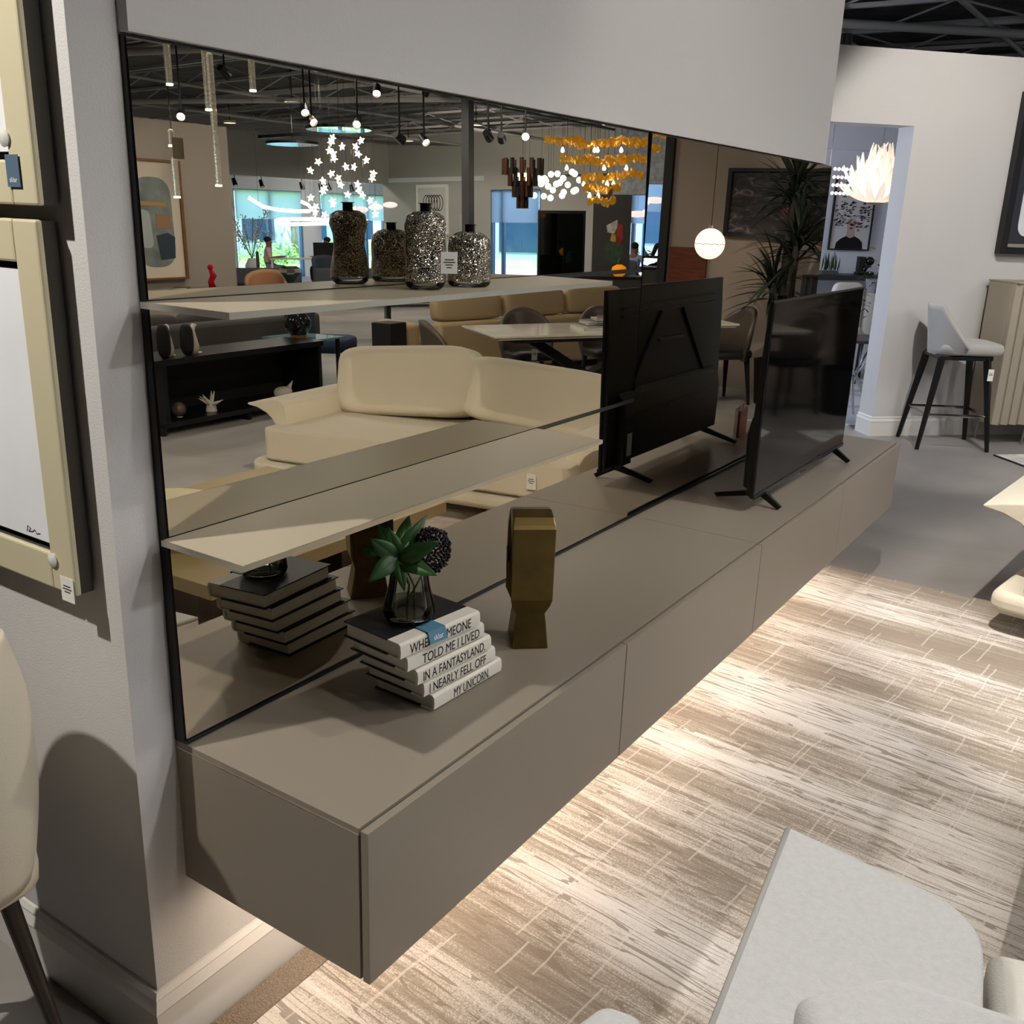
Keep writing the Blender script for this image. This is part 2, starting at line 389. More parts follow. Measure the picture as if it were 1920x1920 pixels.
# ================================================================ FLOATING CABINETS
T = 0.665
def cabinet(y0, label, near):
    c = thing('wall_cabinet', label, 'cabinet', (0, 0, 0), 0, 'wall-hung media cabinets')
    y1 = y0 + 1.8
    MB().box((-0.03, y0 + (0.016 if near else 0.002), 0.366), (0.42, y1 - (0.002 if near else 0.016), 0.650)).build('body', mat('cabinet_carcass', '#6F6557', 0.5), c)
    MB().box((-0.03, y0 + 0.001, 0.652), (0.424, y1 - 0.001, T)).build('top_panel', M_taupelac, c, bevel=0.0012)
    ye = (y0, y0 + 0.015) if near else (y1 - 0.015, y1)
    MB().box((-0.03, ye[0], 0.366), (0.424, ye[1], 0.6505)).build('end_panel', M_taupelac, c, bevel=0.001)
    yt = y0 - 0.0006 if near else y1 - 0.0034
    MB().box((-0.03, yt, 0.6512), (0.424, yt + 0.004, 0.6536)).build('edge_trim', M_edge, c)
    for k in range(2):
        MB().box((0.4275, y0 + 0.9 * k + 0.0015, 0.363), (0.443, y0 + 0.9 * (k + 1) - 0.0015, 0.6615)).build('drawer_front', M_taupelac, c, bevel=0.0015)
    return c
cabinet(0.0, 'near taupe wall-hung cabinet carrying the book stack and bronze head', True)
cabinet(1.8, 'far taupe wall-hung cabinet carrying the television', False)
led = thing('led_strip', 'warm light strip glowing under the floating cabinets onto the rug', 'light strip', (0.12, 0, 0.36))
MB().box((-0.012, 0.05, -0.006), (0.012, 3.55, 0.004)).build('housing', M_edge, led)
MB().box((-0.009, 0.06, -0.0085), (0.009, 3.54, -0.0062)).build('diffuser', mat('led_glow', '#FFFFFF', 0.5, emit='#FFD2A0', es=5), led)
ll = bpy.data.lights.new('led_light', 'AREA'); ll.shape = 'RECTANGLE'; ll.size = 3.45; ll.size_y = 0.03; ll.energy = 10; ll.color = (1.0, 0.83, 0.66)
lo = bpy.data.objects.new('led_light', ll); COL.objects.link(lo); lo.parent = led; lo.location = (0.0, 1.8, -0.012); lo.rotation_euler = (0, 0, PI / 2)

# ================================================================ MIRROR AND SHELVES
def mirror(y0, y1, eps, cuts, label, zt=1.853, xo=0.0):
    m = thing('wall_mirror', label, 'mirror', (0, y0, 0.667), 0, 'bronze wall mirror panels')
    xf = lambda z: xo - eps * (z - 0.665)
    L_ = y1 - y0
    MB().prism([(-0.03, 0.0), (xo - 0.0035, 0.0), (xf(zt) - 0.0035, zt - 0.667), (-0.03, zt - 0.667)], 0, L_, 'y').build('backing', M_black, m)
    zs = [0.667] + cuts + [zt]
    for i in range(len(zs) - 1):
        a_ = zs[i] + (0.006 if i else 0.008); b2 = zs[i + 1] - (0.006 if i < len(zs) - 2 else 0.003)
        MB().prism([(xf(a_) - 0.003, a_ - 0.667), (xf(a_), a_ - 0.667), (xf(b2), b2 - 0.667), (xf(b2) - 0.003, b2 - 0.667)], 0.003, L_ - 0.0015, 'y').build('mirror_pane', M_mirror, m)
    for z in cuts:
        MB().box((xf(z) - 0.0032, 0, z - 0.667 - 0.0052), (xf(z) - 0.001, L_, z - 0.667 + 0.0052)).build('shelf_rail', M_black, m)
    MB().box((-0.004, 0, 0.0), (0.0035, L_, 0.0065)).build('bottom_rail', M_black, m)
    return m
mirror(0.0, 1.757, 0.0143, [1.061, 1.46], 'bronze mirror panel with shelf rails behind the books and glass bottles')
mirror(1.758, 3.553, 0.0, [], 'bronze mirror panel behind the television', xo=-0.010)
M_shelf = mat('cream_shelf', '#A99F8B', 0.3)
def shelf(z, label):
    s = thing('wall_shelf', label, 'shelf', (0, 0, z), 0, 'thin shelves on the mirror')
    x0 = -0.0143 * (z - 0.665) + 0.0006
    MB().box((x0, -0.012, -0.006), (0.1965, 1.177, 0.004)).build('board', M_shelf, s)
    MB().box((0.1966, -0.012, -0.0062), (0.1985, 1.177, 0.0042)).build('front_edge', M_edge, s)
    MB().box((x0, -0.0142, -0.0062), (0.1985, -0.0121, 0.0042)).build('end_edge', M_edge, s)
shelf(1.46, 'upper thin shelf carrying the silver crackle bottles')
shelf(1.061, 'lower empty thin shelf above the books')

# ================================================================ TELEVISION
tv = thing('television', 'flat black television standing on two splayed feet on the cabinet', 'television', (0.29, 2.6235, T))
yw = 0.5335
M_screen = mat('tv_screen', '#030304', 0.05, spec=0.3)
M_tvback = mat('tv_back_plastic', '#101216', 0.38, bump=0.05, bscale=700)
MB().box((-0.004, -yw, 0.05), (0.008, yw, 0.707)).build('bezel', M_black, tv, bevel=0.0015)
MB().box((0.0082, -yw + 0.006, 0.066), (0.0094, yw - 0.006, 0.700)).build('screen', M_screen, tv)
MB().box((0.0082, -yw, 0.046), (0.012, yw, 0.060)).build('bottom_bezel', mat('tv_bezel', '#1C1D20', 0.25), tv, bevel=0.001)
MB().box((0.0085, -0.03, 0.0395), (0.0115, 0.03, 0.0475)).build('sensor_bar', M_black, tv, bevel=0.002)
MB().prism([(-0.0045, 0.052), (-0.018, 0.06), (-0.022, 0.3), (-0.012, 0.60), (-0.0045, 0.70)], -yw + 0.004, yw - 0.004, 'y').build('back_cover', M_tvback, tv, bevel=0.002)
MB().prism([(-0.0185, 0.056), (-0.058, 0.066), (-0.062, 0.25), (-0.05, 0.31), (-0.0225, 0.335)], -0.46, 0.46, 'y').build('rear_housing', M_tvback, tv, bevel=0.006, seg=3)
for z, l in ((0.632, 0.43), (0.606, 0.43)): MB().box((-0.020, -l, z), (-0.0085, l, z + 0.009)).build('back_ridge', M_tvback, tv, bevel=0.002)
for (y_a, z_a), (y_b, z_b) in (((-0.10, 0.60), (-0.34, 0.33)), ((0.10, 0.60), (0.34, 0.33)), ((-0.11, 0.49), (0.11, 0.49))):
    MB().tube([(-0.017, y_a, z_a), (-0.0235, y_b, z_b)], 0.007, 6).build('back_ridge', M_tvback, tv)
for y_ in (-0.2, 0.0, 0.22):
    MB().box((-0.0645, y_ - 0.07, 0.235), (-0.0605, y_ + 0.07, 0.24)).build('vent_slot', mat('tv_slot', '#2A2D32', 0.4), tv)
MB().box((-0.0625, -0.44, 0.10), (-0.0575, -0.405, 0.185)).build('rating_plate', mat('rating_label', '#8F9496', 0.5), tv)
def leg(y):
    l = MB()
    for x1, y1 in ((0.078, y - 0.012), (-0.178, y + 0.012)):
        s_ = 1 if x1 > 0 else -1
        l.add([(0.012 * s_ - 0.004, y - 0.010, 0.058), (0.012 * s_ - 0.004, y + 0.010, 0.058), (x1, y1 + 0.007, 0.0125), (x1, y1 - 0.007, 0.0125),
               (-0.006 * s_ - 0.004, y - 0.010, 0.040), (-0.006 * s_ - 0.004, y + 0.010, 0.040), (x1 - 0.012 * s_, y1 + 0.007, 0.0004), (x1 - 0.012 * s_, y1 - 0.007, 0.0004)],
              [(0, 1, 2, 3), (4, 7, 6, 5), (0, 3, 7, 4), (1, 5, 6, 2), (3, 2, 6, 7), (0, 4, 5, 1)])
    return l.build('foot', M_black, tv, bevel=0.0015)
leg(-0.42); leg(0.43)
# framed red card behind the television
rc = thing('acrylic_display', 'small red card in clear acrylic blocks standing behind the television', 'display', (0.17, 3.24, T), math.radians(-8))
MB().box((-0.012, -0.075, 0.004), (-0.002, 0.075, 0.125)).build('card', mat('red_card', '#8E1F1B', 0.35, vary=0.3, vscale=12), rc)
MB().box((0.0005, -0.08, 0.0005), (0.012, 0.08, 0.135)).build('clear_block', thin_glass('acrylic'), rc)

# ================================================================ BOOKS
M_cover = mat('book_cover_black', '#101013', 0.55, bump=0.05, bscale=500)
M_spine = mat('book_cloth_cream', '#DDD8CC', 0.8, bump=0.15, bscale=500)
M_pages = mat('book_pages', '#CFCBC0', 0.85, vary=0.06, vscale=30, stretch=(1, 1, 60))
lines_ = ['WHEN SOMEONE', 'TOLD ME I LIVED', 'IN A FANTASYLAND.', 'I NEARLY FELL OFF', 'MY UNICORN.']
order = ['bottom', 'second from bottom', 'middle', 'second from top', 'top']
bh = 0.0345
for k in range(5):
    ln = lines_[4 - k]
    b = thing('hardback_book', 'cream-spined hardback, %s of the stack, spine reading %s' % (order[k], ln.rstrip('.').title()), 'book',
              (0.289 - 0.004 * (k % 2) - 0.002 * k, 0.483 - 0.021 * k, T + 0.0006 + k * bh), math.radians([-2, -3.5, -4, -5, -6][k]), 'stack of five quotation books')
    d, hl, t_ = 0.160, 0.112, 0.0030
    MB().box((-d + 0.006, -hl + 0.004, t_ + 0.0002), (-0.006, hl - 0.004, bh - t_ - 0.0008)).build('page_block', M_pages, b)
    for z in (0.0, bh - t_ - 0.0006): MB().box((-d, -hl, z), (-0.034, hl, z + t_)).build('cover_board', M_cover, b, bevel=0.0006)
    prof = [(-0.034, 0), (-0.004, 0), (0.001, 0.004), (0.0025, bh * 0.5), (0.001, bh - 0.0046), (-0.004, bh - 0.0006), (-0.034, bh - 0.0006), (-0.034, bh - 0.0006 - t_), (-0.006, bh - 0.0036), (-0.0035, bh * 0.5), (-0.006, t_), (-0.034, t_)]
    MB().prism(prof, -hl, hl, 'y').build('spine', M_spine, b, smooth=30)
    wtxt = [0.118, 0.176, 0.188, 0.168, 0.172][k]
    off = [-0.052, -0.098, -0.098, -0.072, -0.088][k]
    text('spine_title', ln, 0.0285, M_ink, b, basis((0.00255, off, 0.0072), (0, 1, 0), (0, 0, 1), (1, 0, 0)), 0.0002, fit=wtxt)
ztop = T + 0.0006 + 5 * bh
def hangtag(name, label, M, wd, ht, mt, parent=None, word=None, lines=0, cat='tag', wsize=0.011, wpos=(0.2, 0.2), group=None):
    """small card: local x across, y down the card, z out of the print"""
    t = thing(name, label, cat) if parent is None else None
    root = t or parent
    if t is not None: t.matrix_world = M
    MM = Matrix.Identity(4) if t is not None else M
    c = MB(MM).box((0, 0, -0.0004), (wd, ht, 0.0004)).build('card' if t is not None else 'tag', mt, root)
    pp = root if t is not None else c
    if word:
        text('print', word, wsize, M_white, pp, MM @ basis((wd * wpos[0], ht * wpos[1], 0.0006), (1, 0, 0), (0, 1, 0), (0, 0, 1)), 0.00005)
    for i in range(lines):
        w_ = wd * (0.55, 0.7, 0.45, 0.3)[i % 4]; y_ = ht * (0.62 - 0.12 * i)
        MB(MM).box(((wd - w_) / 2, y_, 0.0005), ((wd + w_) / 2, y_ + ht * 0.045, 0.0007)).build('print', M_ink, pp)
    return root
# blue card lying on the top book, bent over the spine edge
tb_ = thing('shop_tag', 'blue shop tag bent over the spine edge of the top book', 'tag', (0.262, 0.385, ztop + 0.0008), math.radians(-6))
TB1 = basis((-0.012, -0.024, 0.0004), (0, 1, 0), (-1, 0, 0), (0, 0, 1)); TB2 = basis((0.0265, -0.024, -0.024), (0, 1, 0), (-0.30, 0, 0.954), (0.954, 0, 0.30))
MB().box((-0.016, -0.024, 0.0), (0.0195, 0.024, 0.0008)).build('card', M_tagblue, tb_)
fl_ = MB(TB2).box((0, 0, 0), (0.048, 0.025, 0.0008)).build('card_flap', M_tagblue, tb_)
text('print', 'sklar', 0.0145, M_white, fl_, TB2 @ basis((0.012, 0.006, 0.0010), (1, 0, 0), (0, 1, 0), (0, 0, 1)), 0.00005)
# ================================================================ GLASS VASE WITH LEAVES AND BERRIES
gv = thing('glass_vase', 'flared clear glass vase with green leaves and dark berries on the books', 'vase', (0.205, 0.392, ztop + 0.0004))
M_tglass = thin_glass('thin_clear_glass')
outer = [(0.0, 0.0), (0.040, 0.0), (0.049, 0.006), (0.0515, 0.016), (0.049, 0.038), (0.041, 0.070), (0.037, 0.100)]
inner = [(0.0355, 0.100), (0.0395, 0.070), (0.047, 0.038), (0.049, 0.018), (0.044, 0.010), (0.0, 0.009)]
MB().lathe(outer + inner, 40).build('body', M_tglass, gv, smooth=50)
MB().lathe([(0.0, 0.0095), (0.0435, 0.0105), (0.0483, 0.0185), (0.0462, 0.038), (0.0, 0.038)], 32).build('water', thin_glass('water', '#DDE3DC'), gv, smooth=50)
M_leaf = mat('leaf_green', '#294A1F', 0.4, vary=0.3, vscale=20)
M_stem = mat('stem_green', '#41562C', 0.6)
def leaf(base, tip, width, up=(0, 0, 1), fold=0.25, droop=0.15, name='leaf', mt=None, parent=None, n=8):
    base = Vector(base); tip = Vector(tip); ax = tip - base; L_ = ax.length; ax.normalize()
    sd = ax.cross(Vector(up)).normalized(); nn = sd.cross(ax).normalized(); m = MB(); rows = []
    vs = []
    for i in range(n + 1):
        t = i / n; wd = width * 1.15 * (math.sin(PI * t ** 0.85) ** 0.9) * (1 - 0.30 * t) + 0.0004
        c = base + ax * (L_ * t) + nn * (L_ * droop * (t - t * t) * 2 - 0)
        vs += [tuple(c - sd * wd + nn * wd * fold), tuple(c), tuple(c + sd * wd + nn * wd * fold)]
    fs = []
    for i in range(n):
        for k in range(2): fs.append((i * 3 + k, i * 3 + k + 1, i * 3 + k + 4, i * 3 + k + 3))
    return m.add(vs, fs).build(name, mt, parent, smooth=22, solid=width * 0.02 + 0.0002)
hub = Vector((-0.012, -0.022, 0.132))
LT = [((-0.028, -0.088, 0.097), 0.017), ((-0.046, -0.064, 0.176), 0.017), ((-0.030, -0.025, 0.190), 0.016), ((0.071, 0.007, 0.177), 0.017), ((0.079, -0.012, 0.113), 0.017), ((0.03, -0.05, 0.080), 0.013),
      ((-0.025, 0.018, 0.178), 0.015), ((0.001, 0.053, 0.202), 0.015), ((-0.090, -0.045, 0.145), 0.017), ((-0.070, -0.012, 0.185), 0.016), ((-0.05, 0.06, 0.19), 0.016), ((-0.06, 0.05, 0.12), 0.016), ((-0.02, 0.075, 0.165), 0.014)]
for tp, wd in LT: leaf(tuple(hub + Vector((rnd.uniform(-.004, .004), rnd.uniform(-.004, .004), rnd.uniform(-.010, .004)))), tp, wd, up=(0.6, -0.75, 0.35), fold=0.30, droop=0.10, mt=M_leaf, parent=gv)
for dx, dy in ((0.0, 0.0), (0.012, 0.01), (-0.01, 0.012)):
    MB().tube([(-0.012 + dx, 0.008 + dy, 0.012), (dx * 0.6, dy * 0.6, 0.07), (hub.x + dx * 0.3, hub.y + dy * 0.5, hub.z)], 0.0022, 6).build('stem', M_stem, gv, smooth=True)
bm_ = MB(); bc = Vector((0.030, 0.034, 0.142))
for i in range(330):
    z = 1 - 2 * (i + 0.5) / 330; a_ = i * 2.39996; r_ = math.sqrt(1 - z * z)
    p = bc + Vector((r_ * math.cos(a_) * 0.036, r_ * math.sin(a_) * 0.036, z * 0.046)) * rnd.uniform(0.86, 1.04)
    bm_.ball(tuple(p), rnd.uniform(0.0028, 0.0040), nu=6, nv=4)
tag(bm_.build('berry_cluster', mat('berry_black', '#17111A', 0.18), gv, smooth=True), kind='stuff')
MB().tube([(0.004, 0.0, 0.05), (0.016, 0.02, 0.09), tuple(bc)], 0.0018, 6).build('stem', M_stem, gv, smooth=True)

# ================================================================ BRONZE HEAD
bz = thing('head_sculpture', 'square bronze abstract head sculpture standing beside the books', 'sculpture', (0.247, 0.772, T), math.radians(40))
M_bronze = mat('aged_bronze', '#6B5A33', 0.36, 0.85, vary=0.22, vscale=14)
# profile in (depth, z); the face looks towards the mirror
prof = [(-0.052, 0.0), (0.048, 0.0), (0.040, 0.052), (0.036, 0.066), (0.041, 0.073), (0.050, 0.083), (0.048, 0.098), (0.054, 0.104), (0.049, 0.112), (0.055, 0.122), (0.066, 0.140), (0.050, 0.182), (0.053, 0.205), (0.060, 0.232), (0.058, 0.252), (0.042, 0.264), (0.010, 0.268), (-0.030, 0.262), (-0.044, 0.250), (-0.050, 0.243), (-0.048, 0.10), (-0.043, 0.085), (-0.036, 0.068), (-0.040, 0.05)]
vs_ = []; nP = len(prof)
def halfw(z): return 0.049 if z > 0.095 else (0.049 - (0.095 - z) * 0.52 if z > 0.07 else 0.034 + (0.07 - z) * 0.11)
for sgn in (-1, 1):
    for (d_, z) in prof: vs_.append((sgn * (halfw(z) - (0.004 if z > 0.25 else 0)), d_, z * 1.18))
MB().add(vs_, [tuple(range(nP - 1, -1, -1)), tuple(range(nP, 2 * nP))] + [(i, (i + 1) % nP, nP + (i + 1) % nP, nP + i) for i in range(nP)]).build('head', M_bronze, bz, bevel=0.003, seg=2)
hangtag('tag', None, basis((-0.0485, 0.040, 0.178), (0, 1, 0), (0, 0, 1), (-1, 0, 0)), 0.022, 0.034, mat('tag_dark_blue', '#2E4A5C', 0.6), parent=bz, word='sklar', wsize=0.007, wpos=(0.1, 0.2))

# ================================================================ SILVER CRACKLE BOTTLES
def m_mercury():
    m = bpy.data.materials.new('crackled_mercury_glass'); m.use_nodes = True; t = m.node_tree; b = t.nodes['Principled BSDF']; L = t.links.new
    N = lambda k: t.nodes.new('ShaderNode' + k)
    g = N('TexCoord'); geo = N('NewGeometry')
    v = N('TexVoronoi'); v.inputs['Scale'].default_value = 760; L(g.outputs['Object'], v.inputs['Vector'])
    n = N('TexNoise'); n.inputs['Scale'].default_value = 42; n.inputs['Detail'].default_value = 4; L(g.outputs['Object'], n.inputs['Vector'])
    sep = N('SeparateColor'); L(v.outputs['Color'], sep.inputs[0])
    ad = N('Math'); ad.operation = 'ADD'; L(sep.outputs[0], ad.inputs[0]); L(n.outputs[0], ad.inputs[1])
    mk = N('ValToRGB'); mk.color_ramp.elements[0].position = 0.47; mk.color_ramp.elements[1].position = 0.60
    hf = N('Math'); hf.operation = 'MULTIPLY'; hf.inputs[1].default_value = 0.5; L(ad.outputs[0], hf.inputs[0]); L(hf.outputs[0], mk.inputs[0])
    mx = N('MixRGB'); mx.inputs[1].default_value = lin('#4A4233'); L(mk.outputs[0], mx.inputs[0])
    tn = N('MixRGB'); tn.inputs[1].default_value = lin('#E9D6AE'); tn.inputs[2].default_value = lin('#FFFFFF'); L(sep.outputs[1], tn.inputs[0]); L(tn.outputs[0], mx.inputs[2])
    L(mx.outputs[0], b.inputs['Base Color']); b.inputs['Metallic'].default_value = 0.92; b.inputs['Roughness'].default_value = 0.16
    sb = N('VectorMath'); sb.operation = 'SUBTRACT'; sb.inputs[1].default_value = (0.5, 0.5, 0.5); L(v.outputs['Color'], sb.inputs[0])
    sc = N('VectorMath'); sc.operation = 'SCALE'; L(sb.outputs[0], sc.inputs[0]); k2 = N('Math'); k2.operation = 'MULTIPLY'; k2.inputs[1].default_value = 1.5; L(mk.outputs[0], k2.inputs[0]); L(k2.outputs[0], sc.inputs['Scale'])
    aa = N('VectorMath'); aa.operation = 'ADD'; L(geo.outputs['Normal'], aa.inputs[0]); L(sc.outputs[0], aa.inputs[1])
    nn = N('VectorMath'); nn.operation = 'NORMALIZE'; L(aa.outputs[0], nn.inputs[0]); L(nn.outputs[0], b.inputs['Normal'])
    b.inputs['Coat Weight'].default_value = 0.8; b.inputs['Coat Roughness'].default_value = 0.02
    n3 = N('TexNoise'); n3.inputs['Scale'].default_value = 24; L(g.outputs['Object'], n3.inputs['Vector'])
    bp2 = N('Bump'); bp2.inputs['Strength'].default_value = 0.5; bp2.inputs['Distance'].default_value = 0.02; L(n3.outputs[0], bp2.inputs['Height']); L(bp2.outputs[0], b.inputs['Coat Normal'])
    return m
M_merc = m_mercury()
M_neck = mat('dark_neck_metal', '#2C2924', 0.2, 0.9)
zS = 1.4642
def bottle(loc, prof, neck, label, warp=None, rz=0):
    o = thing('crackle_bottle', label, 'bottle', (loc[0], loc[1], zS), rz, 'silver crackle glass bottles on the upper shelf')
    H = prof[-1][1]
    MB().lathe([(r, z) for r, z in prof if z < H * 0.10] + [(prof[3][0] * 0.985, H * 0.10), (0, H * 0.10)], 48, warp=warp).build('glass_foot', M_tglass, o, smooth=60)
    MB().lathe([(0, H * 0.103), (prof[3][0] * 0.97, H * 0.103)] + [(r, z) for r, z in prof if z > H * 0.11], 48, warp=warp).build('silver_body', M_merc, o, smooth=60)
    z0 = H; r, h = neck
    MB().lathe([(r, z0 - 0.002), (r * 0.94, z0 + h * 0.15), (r * 0.94, z0 + h * 0.85), (r * 1.3, z0 + h * 0.97), (r * 1.3, z0 + h), (r * 0.85, z0 + h), (r * 0.8, z0 + h * 0.3), (0, z0 + h * 0.3)], 28).build('neck', M_neck, o, smooth=40)
    return o
sh_ = lambda pr, r, h: [(a * r, z * h) for a, z in pr]
hourg = [(0, 0), (0.62, 0.0), (0.78, 0.03), (0.98, 0.14), (1.03, 0.27), (0.94, 0.44), (0.80, 0.58), (0.84, 0.70), (0.95, 0.82), (0.92, 0.92), (0.70, 0.985), (0.40, 1.0)]
squat = [(0, 0), (0.72, 0.0), (0.90, 0.05), (1.0, 0.25), (0.99, 0.55), (0.90, 0.78), (0.66, 0.93), (0.42, 1.0)]
tall = [(0, 0), (0.70, 0.0), (0.88, 0.04), (0.97, 0.18), (0.93, 0.36), (0.97, 0.52), (0.93, 0.68), (0.98, 0.82), (0.86, 0.94), (0.58, 0.99), (0.36, 1.0)]
drum = [(0, 0), (0.82, 0.0), (0.94, 0.04), (1.0, 0.16), (0.97, 0.45), (1.0, 0.72), (0.93, 0.88), (0.64, 0.97), (0.40, 1.0)]
wob = lambda k, s_: (lambda a, z: 1 + 0.035 * math.sin(k * a + 30 * z + s_) + 0.02 * math.sin(5 * a - 50 * z))
oval = lambda ph, amt: (lambda a, z: (1 + 0.02 * math.sin(5 * a - 50 * z)) * (1 - amt * max(0, math.cos(2 * (a - ph))) * math.exp(-((z - 0.084) / 0.028) ** 2)))
bottle((0.090, 0.580), sh_(tall, 0.0425, 0.150), (0.0115, 0.0155), 'taller waisted silver crackle bottle with a white price tag', oval(2.41, 0.24))
bottle((0.095, 0.722), sh_(drum, 0.0465, 0.112), (0.0115, 0.0145), 'shorter broad silver crackle bottle beside the taller one', oval(1.2, 0.05))
bpy.context.view_layer.update()
cb = bpy.data.objects['crackle_bottle']
MB(cb.matrix_world.inverted()).tube([(0.095, 0.590, 1.618), (0.118, 0.600, 1.60), (0.1345, 0.593, 1.56), (0.137, 0.5915, 1.537)], 0.0006, 4).build('tag_string', M_white, cb)
vd = Vector((0.78, -0.62, 0)).normalized(); vx = Vector((0.62, 0.78, 0)).normalized()
hangtag('tag', None, cb.matrix_world.inverted() @ basis((0.131, 0.578, 1.497), tuple(vx), (0.0, 0.0, 1), tuple(vd)), 0.034, 0.042, M_white, parent=cb, lines=4)

# ================================================================ FRAMED PICTURES ON THE CREAM RETURN (left edge)
M_frame = mat('champagne_frame', '#D3CAAB', 0.4, 0.1)
M_canvas = mat('white_canvas', '#E4E6EA', 0.8, vary=0.05, vscale=4)
def framed(name, label, x0, x1, z0, z1, yface, inner, fw=0.065, th=0.035, frame_m=None, canvas_m=None):
    o = thing(name, label, 'picture', ((x0 + x1) / 2, yface, z0))
    w_ = (x1 - x0) / 2; h = z1 - z0; fm = frame_m or M_frame
    for nm, a_, b2 in (('frame_side', (w_ - fw, -th, 0), (w_, 0, h)), ('frame_side', (-w_, -th, 0), (-w_ + fw, 0, h)), ('frame_rail', (-w_ + fw, -th, 0), (w_ - fw, 0, fw)), ('frame_rail', (-w_ + fw, -th, h - fw), (w_ - fw, 0, h))):
        MB().box(a_, (b2[0], -th + 0.012, b2[2])).build(nm, fm, o, bevel=0.004, seg=2); MB().box((a_[0] + 0.002, -th + 0.0122, a_[2] + 0.002), (b2[0] - 0.002, 0, b2[2] - 0.002)).build('frame_edge', mat('frame_edge_dark', '#3B3832', 0.7), o)
    MB().box((-w_ + fw, -0.012, fw), (w_ - fw, -0.004, h - fw)).build('recess', M_blackm, o)
    MB().box((-w_ + fw + 0.012, -th * 0.7, fw + 0.012), (w_ - fw - 0.012, -0.0125, h - fw - 0.012)).build('canvas', canvas_m or M_canvas, o)
    return o
f2 = framed('framed_picture', 'lower champagne-framed white canvas on the cream wall, price card on its corner', -0.80, -0.090, 0.975, 1.585, -0.092, None)
f1 = framed('framed_picture', 'upper champagne-framed canvas cut by the left edge, blue tag on its corner', -0.80, -0.078, 1.605, 2.20, -0.092, None)
M_disc = mat('clear_button', '#D8D8D2', 0.08, spec=0.8)
for o, x, z in ((f2, 0.30, 0.055), (f1, 0.295, 0.095)):
    MB().lathe([(0, -0.003), (0.012, -0.003), (0.013, 0.0), (0.008, 0.003), (0, 0.004)], 20).build('suction_button', M_disc, o, smooth=40, loc=(x, -0.038, z), rot=(PI / 2, 0, 0))
hangtag('tag', None, basis((0.318, -0.0375, -0.012), (1, 0, 0), (0, 0, 1), (0, -1, 0)), 0.036, 0.044, M_white, parent=f2, lines=3)
hangtag('tag', None, basis((0.292, -0.0375, 0.026), (1, 0, 0), (0, 0, 1), (0, -1, 0)), 0.034, 0.046, mat('tag_slate', '#52687C', 0.6), parent=f1, word='sklar', wsize=0.0105, wpos=(0.2, 0.15))
MB().tube([(0.21, -0.0252, 0.085), (0.214, -0.0252, 0.096), (0.222, -0.0252, 0.093), (0.215, -0.0252, 0.086), (0.228, -0.0252, 0.088), (0.234, -0.0252, 0.093), (0.24, -0.0252, 0.086), (0.25, -0.0252, 0.089)], 0.0006, 4).build('signature', M_ink, f2)

# ================================================================ CREAM LEATHER CHAIR (left edge)
M_leather = mat('cream_leather', '#C9C0AC', 0.42, bump=0.12, bscale=300)
lc = thing('leather_chair', 'cream leather shell chair with slim dark leg at the left edge', 'chair', (-0.245, -0.34, 0))
def shell(u, v):
    # half-egg back shell; u along the arc, v upwards
    a_ = math.radians(-80 + 250 * u); zz = 0.52 + 0.44 * v
    rr = 0.215 * (0.72 + 0.28 * math.sin(PI * min(1, 0.15 + v * 0.62))) * (1 if v < 0.8 else 1 - (v - 0.8) * 0.35)
    return (rr * math.cos(a_) * 1.05, rr * math.sin(a_) * 0.62, zz - 0.05 * (1 - math.cos(a_)) * v)
MB().grid(shell, 40, 18).build('shell', M_leather, lc, smooth=True, solid=0.03)
MB().cushion((0, 0, 0.52), (0.185, 0.11, 0.05), 0.5).build('seat', M_leather, lc, smooth=True)
MB().tube([shell(i / 50, 0.985) for i in range(51)], 0.004, 6).build('piping', mat('leather_piping', '#D6CDB9', 0.5), lc, smooth=True)
for sx, sy in ((1, 1), (1, -1), (-1, 1), (-1, -1)):
    MB().tube([(0.10 * sx, 0.05 * sy, 0.49), (0.185 * sx, 0.10 * sy, 0.002)], [0.017, 0.010], 12).build('leg', mat('dark_bronze_leg', '#37332F', 0.35, 0.6), lc, smooth=60)

# ================================================================ PALE ARMCHAIR (foreground)
ac = thing('pale_armchair', 'pale grey fabric armchair with low curved back in the foreground', 'armchair', (1.18, 0.36, 0))
def slab(poly, z0, z1, rim=0.02):
    m = MB(); m.prism(poly, z0, z1); return m
def rounded(poly, rad, seg=6):
    out = []; n = len(poly)
    for i, p in enumerate(poly):
        r = rad[i]
        p = Vector(p); a_ = (Vector(poly[i - 1]) - p); b2 = (Vector(poly[(i + 1) % n]) - p)
        if r <= 0: out.append(tuple(p)); continue
        an = a_.angle(b2) / 2; d_ = r / math.tan(an); t1 = p + a_.normalized() * d_; t2 = p + b2.normalized() * d_
        for k in range(seg + 1):
            t = k / seg; q = t1 * (1 - t) ** 2 + p * 2 * t * (1 - t) + t2 * t * t; out.append(tuple(q))
    return out
seatp = rounded([(-0.275, 0.385), (0.10, 0.335), (0.20, -0.34), (-0.19, -0.34)], [0.015, 0.15, 0.08, 0.05], 10)
MB().prism(seatp, 0.335, 0.45).build('seat_cushion', M_greyfab, ac, bevel=0.012, seg=3, smooth=40)
MB().tube([(-0.272, 0.375, 0.447), (-0.188, -0.30, 0.447)], 0.006, 6).build('piping', mat('piping_grey', '#A9A7A2', 0.9), ac, smooth=True)
MB().prism([(x * 0.96, y * 0.96) for x, y in seatp], 0.12, 0.33).build('seat_base', M_greyfab, ac, bevel=0.02, seg=2)
